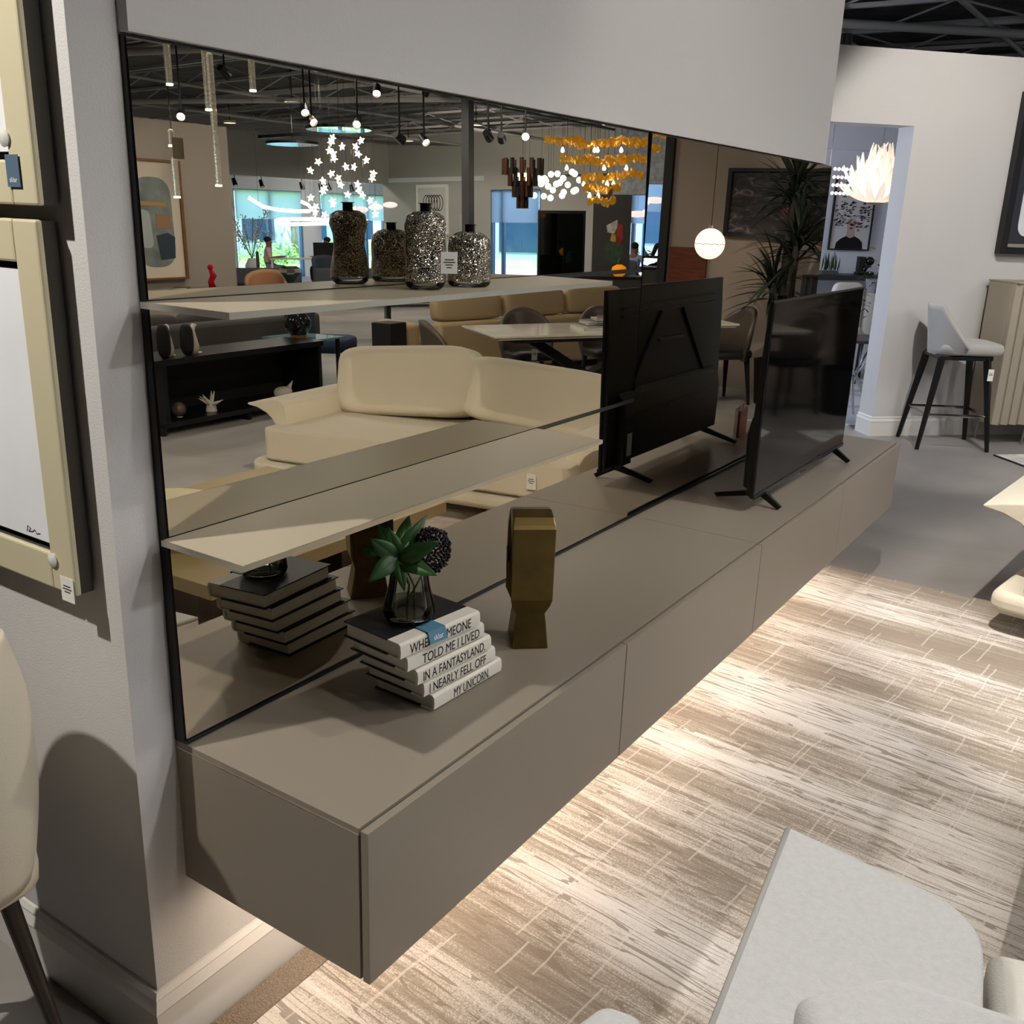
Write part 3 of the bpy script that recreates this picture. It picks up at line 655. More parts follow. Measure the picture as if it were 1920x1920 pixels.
# low back wrapping the near side
bkp = rounded([(-0.06, -0.32), (0.03, -0.21), (0.18, -0.185), (0.46, -0.20), (0.46, -0.46), (0.02, -0.46)], [0.03, 0.05, 0.10, 0.1, 0.08, 0.08], 8)
MB().prism(bkp, 0.455, 0.70).build('back_cushion', M_greyfab, ac, bevel=0.04, seg=4, smooth=60)
sidep = rounded([(0.115, 0.36), (0.26, 0.40), (0.60, 0.30), (0.60, -0.16), (0.215, -0.16)], [0.03, 0.06, 0.1, 0.05, 0.05], 6)
MB().prism(sidep, 0.20, 0.37).build('side_cushion', mat('cream_weave', '#DCD8CF', 0.95, bump=0.4, bscale=260), ac, bevel=0.03, seg=3, smooth=60)
armp = rounded([(-0.335, -0.285), (-0.275, -0.275), (-0.22, -0.40), (-0.37, -0.42)], [0.03, 0.03, 0.02, 0.02], 6)
MB().prism(armp, 0.30, 0.50).build('arm_cushion', M_greyfab, ac, bevel=0.02, seg=3, smooth=60)
for x, y in ((-0.16, 0.28), (0.05, 0.25), (-0.13, -0.26), (0.12, -0.26)): MB().tube([(x, y, 0.15), (x, y, 0.0145)], 0.018, 10).build('foot', M_blackm, ac)

# ================================================================ CREAM SOFA
def wing_arm(m, side):
    """flared wing arm: profile in (outwards, z) swept along the depth"""
    pr = [(-0.02, 0.34), (0.02, 0.37), (0.055, 0.43), (0.10, 0.465), (0.17, 0.492), (0.245, 0.502), (0.25, 0.514), (0.17, 0.535), (0.08, 0.552), (0.0, 0.553), (-0.045, 0.52), (-0.06, 0.44), (-0.06, 0.36)]
    return pr
sf = thing('cream_sofa', 'low cream fabric sofa with winged arms on the far end of the rug', 'sofa', (2.14, 3.63, 0), math.radians(-6))
HW = 1.02
MB().prism(rounded([(-HW - 0.12, -0.56), (HW + 0.12, -0.56), (HW + 0.06, 0.50), (-HW - 0.06, 0.50)], [0.08] * 4, 5), 0.105, 0.20).build('base', M_cream, sf, bevel=0.035, seg=4, smooth=60)
for s_ in (-1, 1):
    x0, x1 = (-HW, -0.004) if s_ < 0 else (0.004, HW)
    MB().prism(rounded([(x0, -0.55), (x1, -0.55), (x1, 0.42), (x0, 0.42)], [0.04, 0.04, 0.02, 0.02], 4), 0.205, 0.405).build('seat_cushion', M_cream, sf, bevel=0.035, seg=4, smooth=60)
    pr = wing_arm(None, s_)
    poly = [(s_ * (HW - 0.02 + a_), z) for a_, z in pr]
    MB().prism(poly, -0.42, 0.36, 'y').build('arm', M_cream, sf, bevel=0.014, seg=3, smooth=60)
    m = MB(Matrix.Translation((s_ * 0.47, 0.20, 0.41)) @ Matrix.Rotation(math.radians(-14), 4, 'X') @ Matrix.Rotation(math.radians(4 * s_), 4, 'Y'))
    m.cushion((0, 0, 0.215 if s_ > 0 else 0.19), (0.52, 0.12, 0.225 if s_ > 0 else 0.20), 0.34, 36, 18); m.build('back_cushion', M_cream, sf, smooth=True)
MB().prism(rounded([(-HW - 0.02, 0.36), (HW + 0.02, 0.36), (HW + 0.02, 0.52), (-HW - 0.02, 0.52)], [0.03] * 4, 4), 0.20, 0.66).build('backrest', M_cream, sf, bevel=0.03, seg=3, smooth=60)
for x in (-0.9, 0.9):
    for y in (-0.45, 0.42): MB().box((x - 0.05, y - 0.05, 0.0145), (x + 0.05, y + 0.05, 0.11)).build('foot', M_blackm, sf)
hangtag('tag', None, basis((-0.84, -0.557, 0.26), (1, 0, 0), (0, 0, 1), (0, -1, 0)), 0.055, 0.085, M_white, parent=sf, lines=3)

# ================================================================ BAR STOOL
bs = thing('bar_stool', 'grey fabric bar stool with black legs against the cream wall', 'bar stool', W45(0.44, 0.33, 0), math.radians(45 - 14))
M_stoolfab = mat('grey_velvet', '#A8A6A2', 0.85, bump=0.25, bscale=300, sheen=0.4)
M_legb = mat('black_wood_leg', '#0D0D0E', 0.4)
MB().cushion((0.03, 0.0, 0.755), (0.235, 0.225, 0.05), 0.45, 32, 12).build('seat', M_stoolfab, bs, smooth=True)
def sback(u, v):
    a_ = math.radians(105 + 150 * u); tp = min(1.0, 3.2 * min(u, 1 - u))
    rr = 0.245 + 0.05 * v
    return (rr * math.cos(a_) * 0.92 + 0.02, rr * math.sin(a_), 0.70 + 0.03 * (1 - tp) + v * (0.05 + 0.31 * tp))
MB().grid(sback, 28, 10).build('backrest', M_stoolfab, bs, smooth=True, solid=0.035)
MB().prism(rounded([(-0.21, -0.19), (0.20, -0.17), (0.20, 0.17), (-0.21, 0.19)], [0.06] * 4, 5), 0.672, 0.706).build('seat_frame', M_legb, bs, bevel=0.006)
feet = {}
for sx in (1, -1):
    for sy in (1, -1):
        top = (0.165 * sx - 0.02, 0.155 * sy, 0.69); bot = ((0.235 if sx > 0 else -0.285), 0.215 * sy, 0.0)
        m = MB(); m.tube([top, bot], [0.032, 0.018], 4); m.build('leg', M_legb, bs, bevel=0.004)
        t = 0.62; feet[(sx, sy)] = tuple(top[i] + (bot[i] - top[i]) * t for i in range(3))
for a_, b2 in (((1, 1), (1, -1)), ((1, 1), (-1, 1)), ((1, -1), (-1, -1)), ((-1, 1), (-1, -1))):
    p, q = Vector(feet[a_]), Vector(feet[b2]); m = MB(); m.tube([p, q], 0.011, 4); m.build('foot_rail', M_chrome, bs)
hangtag('tag', None, basis((0.13, -0.245, 0.54), (1, 0, 0), (0, 0, 1), (0, -1, 0)), 0.04, 0.085, M_white, parent=bs, lines=2)

# ================================================================ PLEATED CABINET
pc = thing('pleated_cabinet', 'taupe cabinet with pleated fluted front on thin legs beside the stool', 'cabinet', W45(0.79, 0.05, 0), math.radians(45))
M_pleat = mat('pleat_taupe', '#A59C8C', 0.75)
MB().box((0.02, -0.26, 0.20), (1.14, -0.01, 1.215)).build('body', mat('cabinet_dark', '#4B463F', 0.7), pc)
for k in range(15):
    x0 = 0.002 + k * 0.077
    MB().prism([(x0, -0.262), (x0, -0.315), (x0 + 0.034, -0.345), (x0 + 0.070, -0.315), (x0 + 0.070, -0.262)], 0.16, 1.225).build('pleat', M_pleat, pc, bevel=0.003)
MB().box((0.002, -0.26, 0.16), (0.0195, -0.01, 1.225)).build('side_panel', M_pleat, pc, bevel=0.002)
MB().prism([(0.0, -0.35), (1.16, -0.35), (1.16, -0.0), (0.0, -0.0)], 1.226, 1.235).build('top', M_pleat, pc)
for x, y in ((0.32, -0.31), (1.0, -0.31), (0.1, -0.05), (1.0, -0.05)): MB().tube([(x, y, 0.2), (x - 0.03, y - 0.01, 0.0)], 0.009, 8).build('leg', mat('brushed_steel', '#A7A19A', 0.3, 0.9), pc)
# black framed picture above it
bp_ = thing('framed_picture', 'black-framed picture with dark mat on the cream far wall, cut by the right edge', 'picture', W45(0.83, 0.0, 1.425), math.radians(45))
M_bframe = mat('black_frame', '#14161B', 0.35)
for a_, b2, nm in (((0, -0.07, 0), (0.055, -0.002, 1.15), 'frame_side'), ((0.845, -0.07, 0), (0.90, -0.002, 1.15), 'frame_side'), ((0.055, -0.07, 0), (0.845, -0.002, 0.045), 'frame_rail'), ((0.055, -0.07, 1.10), (0.845, -0.002, 1.15), 'frame_rail')):
    MB().box(a_, b2).build(nm, M_bframe, bp_, bevel=0.003)
MB().box((0.055, -0.03, 0.045), (0.845, -0.01, 1.10)).build('mat_board', mat('navy_mat', '#2B2E38', 0.7), bp_)
MB().box((0.07, -0.045, 0.05), (0.845, -0.031, 0.075)).build('inner_ledge', mat('mat_ledge', '#8E8A82', 0.7), bp_)
MB().prism(rounded([(0.14, 0.13), (0.78, 0.13), (0.78, 1.02), (0.14, 1.02)], [0.09] * 4, 6), -0.036, -0.031, 'y').build('print', mat('art_print_pale', '#D9DCE2', 0.8, vary=0.1, vscale=3), bp_)
# pale patterned rug corner at the right edge
r2 = thing('pale_rug', 'corner of a pale patterned rug on the floor at the right edge', 'rug', W45(0.605, 0.70, 0), math.radians(45))
MB().box((0, -0.9, 0.001), (0.62, 0, 0.010)).build('pile', mat('pale_rug_pile', '#BFBDB8', 0.95, vary=0.35, vscale=7), r2)
MB().box((-0.012, -0.9, 0.001), (-0.0002, 0, 0.011)).build('binding', M_blackm, r2)
# ================================================================ ROOM BEHIND THE OPENING (direct view)
def RM(s, n, z=0): return W45(s, n, z)
A45 = math.radians(45)
# portrait print
pp = thing('portrait_picture', 'black-framed portrait with scattered dark marks across the face, beyond the opening', 'picture', RM(1.47, -3.29, 1.32), A45)
for a_, b2, nm in (((-0.245, -0.03, 0), (-0.23, -0.003, 0.76), 'frame_side'), ((0.23, -0.03, 0), (0.245, -0.003, 0.76), 'frame_side'), ((-0.23, -0.03, 0), (0.23, -0.003, 0.015), 'frame_rail'), ((-0.23, -0.03, 0.745), (0.23, -0.003, 0.76), 'frame_rail')): MB().box(a_, b2).build(nm, M_black, pp)
MB().box((-0.23, -0.015, 0.015), (0.23, -0.006, 0.745)).build('paper', mat('print_paper', '#D6D4D6', 0.8), pp)
MB().prism([(-0.165, 0.0155), (0.165, 0.0155), (0.155, 0.085), (0.11, 0.125), (0.055, 0.15), (0.0, 0.128), (-0.05, 0.15), (-0.11, 0.12), (-0.155, 0.08)], -0.0185, -0.0155, 'y').build('printed_top', M_ink, pp)
MB().prism([(-0.052, 0.145), (0.0, 0.128), (0.055, 0.145), (0.042, 0.20), (0.05, 0.26), (0.045, 0.33), (-0.045, 0.33), (-0.05, 0.26), (-0.040, 0.20)], -0.018, -0.0155, 'y').build('printed_face', mat('print_skin', '#BFA79B', 0.8), pp)
MB().prism([(-0.022, 0.232), (0.0, 0.225), (0.022, 0.232), (0.0, 0.243)], -0.0205, -0.0185, 'y').build('printed_lips', M_ink, pp)
bm_ = MB(); bg_ = MB()
for i in range(150):
    x = rnd.uniform(-0.215, 0.215); z = 0.25 + abs(rnd.gauss(0.0, 0.2)); 
    if z > 0.72: continue
    w_ = rnd.uniform(0.008, 0.026); h = rnd.uniform(0.004, 0.012)
    tgt = bm_ if rnd.random() < 0.6 else bg_
    tgt.prism([(x - w_, z), (x - w_ * .3, z - h), (x + w_, z - h * .3), (x + w_ * .5, z + h)], -0.0215 - 0.0004 * (i % 4), -0.0206, 'y')
tag(bm_.build('printed_marks', M_ink, pp), kind='stuff'); tag(bg_.build('printed_grey_marks', mat('ink_grey', '#5E5A5C', 0.8), pp), kind='stuff')
MB().box((0.075, -0.022, 0.205), (0.10, -0.0206, 0.225)).build('red_mark', mat('ink_red', '#B7534C', 0.8), pp)
# dark console under it with grass and dark figure group
dk = thing('dark_console', 'slim dark console table under the portrait beyond the opening', 'console table', RM(1.2, -3.06, 0), A45)
MB().box((-1.0, -0.2, 1.02), (1.3, 0.2, 1.075)).build('top', mat('charcoal_wood', '#2B2A2C', 0.4), dk)
for x in (-0.9, 1.2): MB().box((x - 0.05, -0.18, 0), (x + 0.05, 0.18, 1.019)).build('leg', MATS['charcoal_wood'], dk)
gp = thing('potted_grass', 'tray of upright green grass on the dark console', 'plant', RM(1.13, -3.04, 1.0755), A45)
MB().box((-0.09, -0.05, 0), (0.10, 0.05, 0.035)).build('tray', mat('stone_tray', '#55534F', 0.8), gp)
for k in range(26):
    x = rnd.uniform(-0.08, 0.09); y = rnd.uniform(-0.04, 0.04)
    leaf((x, y, 0.03), (x + rnd.uniform(-.03, .03), y + rnd.uniform(-.02, .02), rnd.uniform(0.14, 0.24)), 0.006, up=(0, -1, 0.01), mt=M_leaf, parent=gp, name='blade', n=4)
dg = thing('dark_figurine', 'glossy dark figurine group on the dark console', 'figurine', RM(1.56, -3.04, 1.0755), A45)
M_gloss = mat('gloss_black_ceramic', '#1A1A1C', 0.12)
MB().cushion((0, 0, 0.018), (0.11, 0.05, 0.018), 0.5).build('base', M_gloss, dg, smooth=True)
MB().box((-0.085, -0.025, 0.036), (-0.005, 0.04, 0.19)).build('block', M_gloss, dg, bevel=0.006)
MB().ball((0.05, -0.005, 0.145), 0.05, (1, 0.9, 0.9)).build('sphere', M_gloss, dg, smooth=True)
MB().tube([(-0.03, -0.03, 0.03), (0.0, -0.035, 0.09), (0.05, -0.01, 0.10)], 0.025, 10).build('limb', M_gloss, dg, smooth=True)
# two pale chairs
for k, (s, lab) in enumerate(((0.97, 'left'), (1.33, 'right'))):
    ch = thing('pale_dining_chair', 'pale upholstered dining chair beyond the opening, %s of the two' % lab, 'chair', RM(s, -2.5, 0.0105), A45 + PI, 'pale chairs beyond the opening')
    MB().cushion((0, 0.20, 0.77), (0.17, 0.05, 0.26), 0.4).build('backrest', mat('pale_upholstery', '#D5CDC5', 0.9), ch, smooth=True)
    MB().cushion((0, -0.02, 0.46), (0.17, 0.22, 0.05), 0.45).build('seat', MATS['pale_upholstery'], ch, smooth=True)
    for x in (-0.13, 0.13):
        for y in (-0.2, 0.18): MB().tube([(x, y, 0.43), (x * 1.15, y * 1.1, 0.0)], 0.014, 8).build('leg', M_black, ch)
# dark pedestal table with chrome legs between
ct2 = thing('side_table', 'small dark round table with splayed chrome legs seen through the opening', 'side table', RM(0.36, -0.95, 0.0105))
MB().lathe([(0, 0.62), (0.25, 0.62), (0.25, 0.645), (0, 0.645)], 28).build('top', mat('dark_tabletop', '#4A423C', 0.35), ct2)
for k in range(6):
    a_ = k * PI / 3; MB().tube([(0.20 * math.cos(a_), 0.20 * math.sin(a_), 0.62), (0.02 * math.cos(a_ + 1), 0.02 * math.sin(a_ + 1), 0.32), (0.2 * math.cos(a_ + 2), 0.2 * math.sin(a_ + 2), 0.001)], 0.009, 6).build('leg', M_chrome, ct2)
rg3 = tag(MB(M45).box((0.0, 0.35, 0.001), (2.6, 2.6, 0.010)).build('patterned_rug', mat('grey_white_rug', '#C9C8CB', 0.95, vary=0.4, vscale=5)), 'grey and white patterned rug beyond the opening', 'rug')
# trailing plant by the jamb
tp = thing('trailing_plant', 'trailing green plant hanging beside the jamb of the opening', 'plant', RM(0.72, -1.35, 0.0105))
MB().tube([(0, 0, 0.0), (0, 0.0, 1.0)], 0.018, 8).build('stand', M_black, tp)
MB().lathe([(0, 1.0), (0.09, 1.0), (0.12, 1.12), (0.10, 1.12), (0, 1.08)], 20).build('pot', mat('grey_pot', '#77777A', 0.7), tp, smooth=40)
for k in range(40):
    a_ = rnd.uniform(2.3, 5.4); d_ = rnd.uniform(0.06, 0.2); z0 = rnd.uniform(0.75, 1.38)
    p = Vector((d_ * math.cos(a_) * .6, d_ * math.sin(a_) * .6, z0)); q = p + Vector((math.cos(a_) * rnd.uniform(.05, .11), math.sin(a_) * rnd.uniform(.05, .11), rnd.uniform(-.08, .05)))
    leaf(tuple(p), tuple(q), 0.011, mt=M_leaf, parent=tp, n=4)
# shell chandelier with glass petals and pearl strings
sc_ = thing('petal_chandelier', 'glowing chandelier of curved glass petals beyond the opening', 'chandelier', RM(0.90, -1.9, 1.80), A45)
M_petal = mat('lit_glass_petal', '#FFF4E6', 0.25, emit='#FFE9CF', es=0.6, bump=0.6, bscale=160)
for ring, (n_, el, ln_) in enumerate(((16, 4, 0.40), (16, 24, 0.42), (15, 44, 0.46), (12, 62, 0.50), (8, 76, 0.52))):
    for k in range(n_):
        a_ = 2 * PI * (k + 0.5 * ring) / n_; pts = []
        m = MB(); L_ = ln_ * rnd.uniform(0.9, 1.06)
        def pf(u, v, a_=a_, el=el, L_=L_):
            e_ = math.radians(el + 22 * v); rr = 0.03 + L_ * v * math.cos(e_); zz = L_ * v * math.sin(e_); wd = 0.035 * (0.45 + 0.55 * math.sin(PI * (0.12 + v * 0.8))) * (u - 0.5) * 2 * (1 if v < 0.85 else max(0.35, 1 - (v - 0.85) * 4))
            return (rr * math.cos(a_) - wd * math.sin(a_), rr * math.sin(a_) + wd * math.cos(a_), zz + 0.006 * (1 - (2 * u - 1) ** 2))
        m.grid(pf, 4, 9).build('petal', M_petal, sc_, smooth=True, solid=0.006)
MB().lathe([(0, -0.02), (0.05, -0.015), (0.09, 0.0), (0.05, 0.02), (0, 0.02)], 24).build('base_disc', M_edge, sc_)
MB().tube([(0.0, 0, 0.02), (0.0, 0, 0.815)], 0.004, 6).build('cord', M_chrome, sc_)
pl = bpy.data.lights.new('petal_lamp', 'POINT'); pl.energy = 14; pl.color = (1, 0.87, 0.7); pl.shadow_soft_size = 0.06
plo = bpy.data.objects.new('petal_lamp', pl); COL.objects.link(plo); plo.parent = sc_; plo.location = (0, 0, 0.30)
ps = thing('pearl_pendant', 'pendant of small glowing pearls in four rows beside the petal chandelier', 'pendant', RM(0.72, -2.4, 1.885), A45)
for r_ in range(4):
    for k in range(5): MB().ball((k * 0.042, 0, 0.075 * r_), 0.016, nu=10, nv=6).build('pearl', mat('pearl_glow', '#FFFFFF', 0.4, emit='#FFF4E2', es=2.2), ps, smooth=True)
    MB().tube([(-0.1, 0, 0.075 * r_ + 0.004), (0.18, 0, 0.075 * r_ + 0.004)], 0.003, 5).build('rod', M_edge, ps)
MB().tube([(-0.06, 0, 0.0), (-0.06, 0, 0.73)], 0.004, 5).build('cord', M_chrome, ps)
# fill light for that room, with a window added around it out of view
wl_ = bpy.data.lights.new('room_fill_light', 'AREA'); wl_.shape = 'RECTANGLE'; wl_.size = 1.8; wl_.size_y = 1.6; wl_.energy = 60; wl_.color = (0.80, 0.88, 1.0)
wo_ = bpy.data.objects.new('room_fill_light', wl_); COL.objects.link(wo_); wo_.location = RM(-2.9, -1.8, 1.6); wo_.rotation_euler = (Vector(RM(2, -2.6, 1.3)) - Vector(RM(-2.9, -1.8, 1.6))).to_track_quat('-Z', 'Y').to_euler()
struct(MB(M45).box((-3.15, 0.2, 0), (-3.0, 3.45, 3.1)).build('wall_room_left', M_cool))
wr = bpy.data.objects.new('window_10', None); COL.objects.link(wr); wr['kind'] = 'structure'  # unseen window frame added to go with the fill light
for a_, b2, nm in (((-2.99, 0.85, 0.75), (-2.93, 0.93, 2.45), 'mullion'), ((-2.99, 1.76, 0.75), (-2.93, 1.84, 2.45), 'mullion'), ((-2.99, 2.67, 0.75), (-2.93, 2.75, 2.45), 'mullion'), ((-2.99, 0.93, 0.75), (-2.93, 2.67, 0.83), 'sill'), ((-2.99, 0.93, 2.37), (-2.93, 2.67, 2.45), 'head')): MB(M45).box(a_, b2).build(nm, M_trim, wr)
for y0, y1 in ((0.93, 1.76), (1.84, 2.67)): MB(M45).box((-2.975, y0, 0.83), (-2.965, y1, 2.37)).build('pane', mat('fill_glow_pane', '#FFFFFF', 0.1, emit='#DCE8FF', es=3.0), wr)  # panes made to glow as part of the added fill
# ================================================================ SHOWROOM IN FRONT OF THE MIRROR (seen in the mirror)
M_brownlac = mat('bronze_lacquer', '#8C7C5C', 0.32, 0.1)
# coffee table
ct = thing('coffee_table', 'low bronze coffee table on block legs in the middle of the rug', 'coffee table', (1.94, 1.82, 0.0))
MB().box((-0.60, -0.69, 0.275), (0.62, 0.70, 0.33)).build('top', M_brownlac, ct, bevel=0.003)
M_blk = mat('dark_bronze_block', '#3A322A', 0.45, 0.2)
for y in (-0.40, 0.40): MB().box((-0.32, y - 0.13, 0.0145), (0.34, y + 0.13, 0.2745)).build('leg', M_blk, ct, bevel=0.003)
bw = thing('ceramic_bowl', 'wide cream ceramic bowl on the coffee table', 'bowl', (1.98, 1.42, 0.3305))
MB().lathe([(0, 0), (0.10, 0), (0.20, 0.05), (0.255, 0.125), (0.26, 0.135), (0.247, 0.13), (0.19, 0.062), (0.09, 0.018), (0, 0.014)], 40, warp=lambda a, z: 1 + 0.03 * math.sin(3 * a)).build('body', mat('cream_ceramic', '#E5DDBB', 0.4), bw, smooth=50)
# dining table with thin ceramic top
tl = Vector((-0.6, 0.8, 0)); tw_ = Vector((0.8, 0.6, 0)); TN = Vector((2.97, 5.28, 0))
TM = basis(tuple(TN), tuple(tl), tuple(-tw_), (0, 0, 1))
dt = thing('dining_table', 'dining table with glossy marble top and black crossed legs', 'dining table', tuple(TN + tl * 1.1 + tw_ * 0.475), math.atan2(0.8, -0.6))
M_marble = mat('cream_marble', '#CFC6B4', 0.08, vary=0.12, vscale=3)
MB().box((-1.1, -0.475, 0.745), (1.1, 0.475, 0.76)).build('top', M_marble, dt, bevel=0.002)
MB().box((-1.08, -0.455, 0.728), (1.08, 0.455, 0.7395)).build('under_top', M_marble, dt)
MB().box((-0.9, -0.36, 0.690), (0.9, 0.36, 0.7275)).build('frame', M_blackm, dt)
for x0, x1 in ((-0.62, 0.42), (0.42, -0.62), (0.62, -0.2)):
    s_ = -1 if x0 > 0 else 1
    MB().add([(x0 - 0.07, -0.28 * s_, 0.689), (x0 + 0.07, -0.28 * s_, 0.689), (x0 + 0.07, -0.14 * s_, 0.689), (x0 - 0.07, -0.14 * s_, 0.689), (x1 - 0.07, 0.14 * s_, 0.0), (x1 + 0.07, 0.14 * s_, 0.0), (x1 + 0.07, 0.28 * s_, 0.0), (x1 - 0.07, 0.28 * s_, 0.0)],
             [(0, 1, 2, 3), (4, 7, 6, 5), (0, 4, 5, 1), (1, 5, 6, 2), (2, 6, 7, 3), (3, 7, 4, 0)]).build('leg', M_blackm, dt)
# magazines and catalogues on it
cols = ['#C9C6BE', '#222327', '#D8D4CB', '#3B3A3F', '#B9B2A6', '#7A2A28']
zz = 0.7605
for k in range(6):
    h = [0.022, 0.014, 0.020, 0.012, 0.016, 0.010][k]
    p = TN + tl * (0.98 + 0.03 * k) + tw_ * (0.42 + 0.02 * (k % 3))
    b = thing('catalogue', '%s catalogue, %s in the pile on the dining table' % (['white', 'black', 'cream', 'charcoal', 'beige', 'red'][k], ['lowest', 'second', 'third', 'fourth', 'fifth', 'topmost'][k]), 'catalogue', (p.x, p.y, zz), math.radians([40, 36, 44, 33, 48, 60][k]), 'catalogues on the dining table')
    sx = [0.34, 0.33, 0.28, 0.30, 0.22, 0.18][k]; sy = [0.24, 0.23, 0.2, 0.22, 0.16, 0.13][k]
    mc = mat('catalogue_cover_%d' % k, cols[k], 0.3)
    MB().box((-sx / 2, -sy / 2, 0), (sx / 2, sy / 2, 0.002)).build('cover', mc, b); MB().box((-sx / 2, -sy / 2, h - 0.002), (sx / 2, sy / 2, h)).build('cover', mc, b)
    MB().box((-sx / 2 + 0.004, -sy / 2 + 0.004, 0.0021), (sx / 2 - 0.004, sy / 2 - 0.004, h - 0.0021)).build('pages', M_pages, b)
    zz += h + 0.0006
# dark leather dining chairs
M_dleather = mat('dark_taupe_leather', '#4B4239', 0.38, bump=0.1, bscale=200)
M_dseat = mat('dark_seat_leather', '#23211F', 0.4)
def dchair(loc, rz, label, tagit=False):
    c = thing('dining_chair', label, 'chair', (loc[0], loc[1], 0), rz, 'dark leather chairs around the dining table')
    MB().cushion((0, 0.02, 0.455), (0.245, 0.24, 0.05), 0.45, 28, 12).build('seat', M_dseat, c, smooth=True)
    def bk(u, v):
        a_ = math.radians(205 + 130 * u); rr = 0.255 + 0.045 * v; tp = math.sin(PI * u) ** 0.5
        return (rr * math.cos(a_), rr * math.sin(a_) * 0.95 + 0.03, 0.40 + v * (0.16 + 0.30 * tp))
    MB().grid(bk, 24, 10).build('backrest', M_dleather, c, smooth=True, solid=0.035)
    for x in (-0.17, 0.17):
        for y in (-0.16, 0.18): MB().tube([(x, y, 0.43), (x * 1.25, y * 1.25, 0.0)], [0.026, 0.014], 8).build('leg', M_blackm, c, smooth=60)
    if tagit: hangtag('tag', None, basis((-0.03, 0.266, 0.43), (-1, 0, 0), (0, 0, 1), (0, 1, 0)), 0.055, 0.1, M_white, parent=c, lines=2)
    return c
p1 = TN + tw_ * 0.475 - tl * 0.22
aL = math.atan2(0.8, -0.6) - PI / 2
dchair(p1, aL, 'dark leather dining chair at the near end of the marble table')
p2 = TN + tl * 0.75 + tw_ * 1.25
dchair(p2, aL + PI / 2, 'dark leather dining chair with a white tag across the marble table', True)
p3 = TN + tw_ * 0.475 + tl * 2.34
dchair(p3, aL + PI, 'dark leather dining chair at the far end of the marble table')
p4 = TN + tl * 1.55 + tw_ * 1.25
dchair(p4, aL + PI / 2, 'dark leather dining chair behind the pile of catalogues')
# beige sofa seen from behind
su = Vector((-0.30, 0.954, 0)); M_beige = mat('beige_leather', '#A8926F', 0.55, bump=0.12, bscale=120)
bsf = thing('beige_sofa', 'long beige sofa with loose back cushions behind the dining table', 'sofa', (4.9, 7.05, 0), math.atan2(su.y, su.x))
# local x along the back, local -y into the seat
MB().box((0, -0.18, 0.08), (2.75, 0.0, 0.62)).build('backrest', M_beige, bsf, bevel=0.04, seg=3, smooth=60)
MB().box((0.02, -0.98, 0.08), (2.73, -0.185, 0.40)).build('seat_base', M_beige, bsf, bevel=0.05, seg=3, smooth=60)
for k in range(3):
    MB(Matrix.Translation((0.02 + 0.915 * k + 0.45, -0.17, 0.635)) @ Matrix.Rotation(math.radians(8), 4, 'X')).cushion((0, 0, 0.13), (0.44, 0.09, 0.15), 0.3, 28, 12).build('back_cushion', M_beige, bsf, smooth=True)
for x in (-0.20, 2.75): MB().box((x, -1.0, 0.06), (x + 0.2, -0.02 if x > 0 else -0.35, 0.60)).build('arm', M_beige, bsf, bevel=0.06, seg=4, smooth=60)
for x in (0.1, 2.6):
    for y in (-0.9, -0.1): MB().box((x - 0.03, y - 0.03, 0), (x + 0.03, y + 0.03, 0.09)).build('foot', M_blackm, bsf)
# black low sideboard with white bird figures, coral and stones
lb = thing('black_sideboard', 'long low black open sideboard with white bird figures on top', 'sideboard', (5.2, 4.45, 0))
MB().box((-0.25, -0.85, 0.54), (0.25, 0.95, 0.585)).build('top', M_black, lb); MB().box((-0.25, -0.78, 0.06), (0.25, 0.93, 0.10)).build('shelf', M_black, lb)
for y in (-0.8, 0.05, 0.9): MB().box((-0.24, y - 0.02, 0.0), (0.24, y + 0.02, 0.0595)).build('leg', M_black, lb)
for y in (-0.76, 0.9): MB().box((-0.245, y - 0.02, 0.1005), (0.245, y + 0.02, 0.5395)).build('side_panel', M_black, lb)
MB().box((0.22, -0.73, 0.1005), (0.245, 0.875, 0.5395)).build('back_panel', M_blackm, lb)
M_bird = mat('white_stone', '#D9D2C4', 0.5)
for k, (dy, sc, lab) in enumerate(((-0.62, 1.0, 'taller white bird figure with dark back at the mirror edge'), (-0.38, 0.95, 'smaller white bird figure with dark back on the black sideboard'))):
    pg = thing('bird_figure', lab, 'figurine', (5.08, 4.45 + dy, 0.5855), -2.2 + 0.3 * k)
    MB().tube([(0, 0, 0.002), (0.0, 0, 0.06 * sc), (0.015, 0, 0.14 * sc), (0.0, 0, 0.20 * sc), (-0.03, 0, 0.235 * sc), (-0.075, 0, 0.235 * sc)], [0.04, 0.052, 0.044, 0.026, 0.02, 0.004], 12).build('body', M_bird, pg, smooth=True)
    MB().cushion((0.075, 0, 0.13 * sc), (0.045, 0.05, 0.13 * sc), 0.7).build('wing', M_blackm, pg, smooth=True)
    for y in (-0.025, 0.025): MB().cushion((-0.045, y, 0.008), (0.03, 0.018, 0.008), 0.6, 12, 6).build('foot', M_bird, pg, smooth=True)
cl = thing('coral_ornament', 'white spiky coral ornament inside the black sideboard', 'ornament', (5.1, 4.22, 0.1005))
for k in range(11):
    a_ = k * 2.4; e_ = 0.1 + 1.2 * rnd.random(); d_ = Vector((math.cos(a_) * math.cos(e_), math.sin(a_) * math.cos(e_), math.sin(e_)))
    MB().tube([(0, 0, 0.05), tuple(Vector((0, 0, 0.06)) + d_ * 0.11)], [0.02, 0.002], 6).build('spike', M_bird, cl)
MB().lathe([(0, 0.0), (0.045, 0.0), (0.035, 0.07), (0, 0.08)], 12).build('base', M_bird, cl)
ob = thing('stone_orb', 'dark veined stone orb inside the black sideboard', 'ornament', (5.1, 3.90, 0.1005))
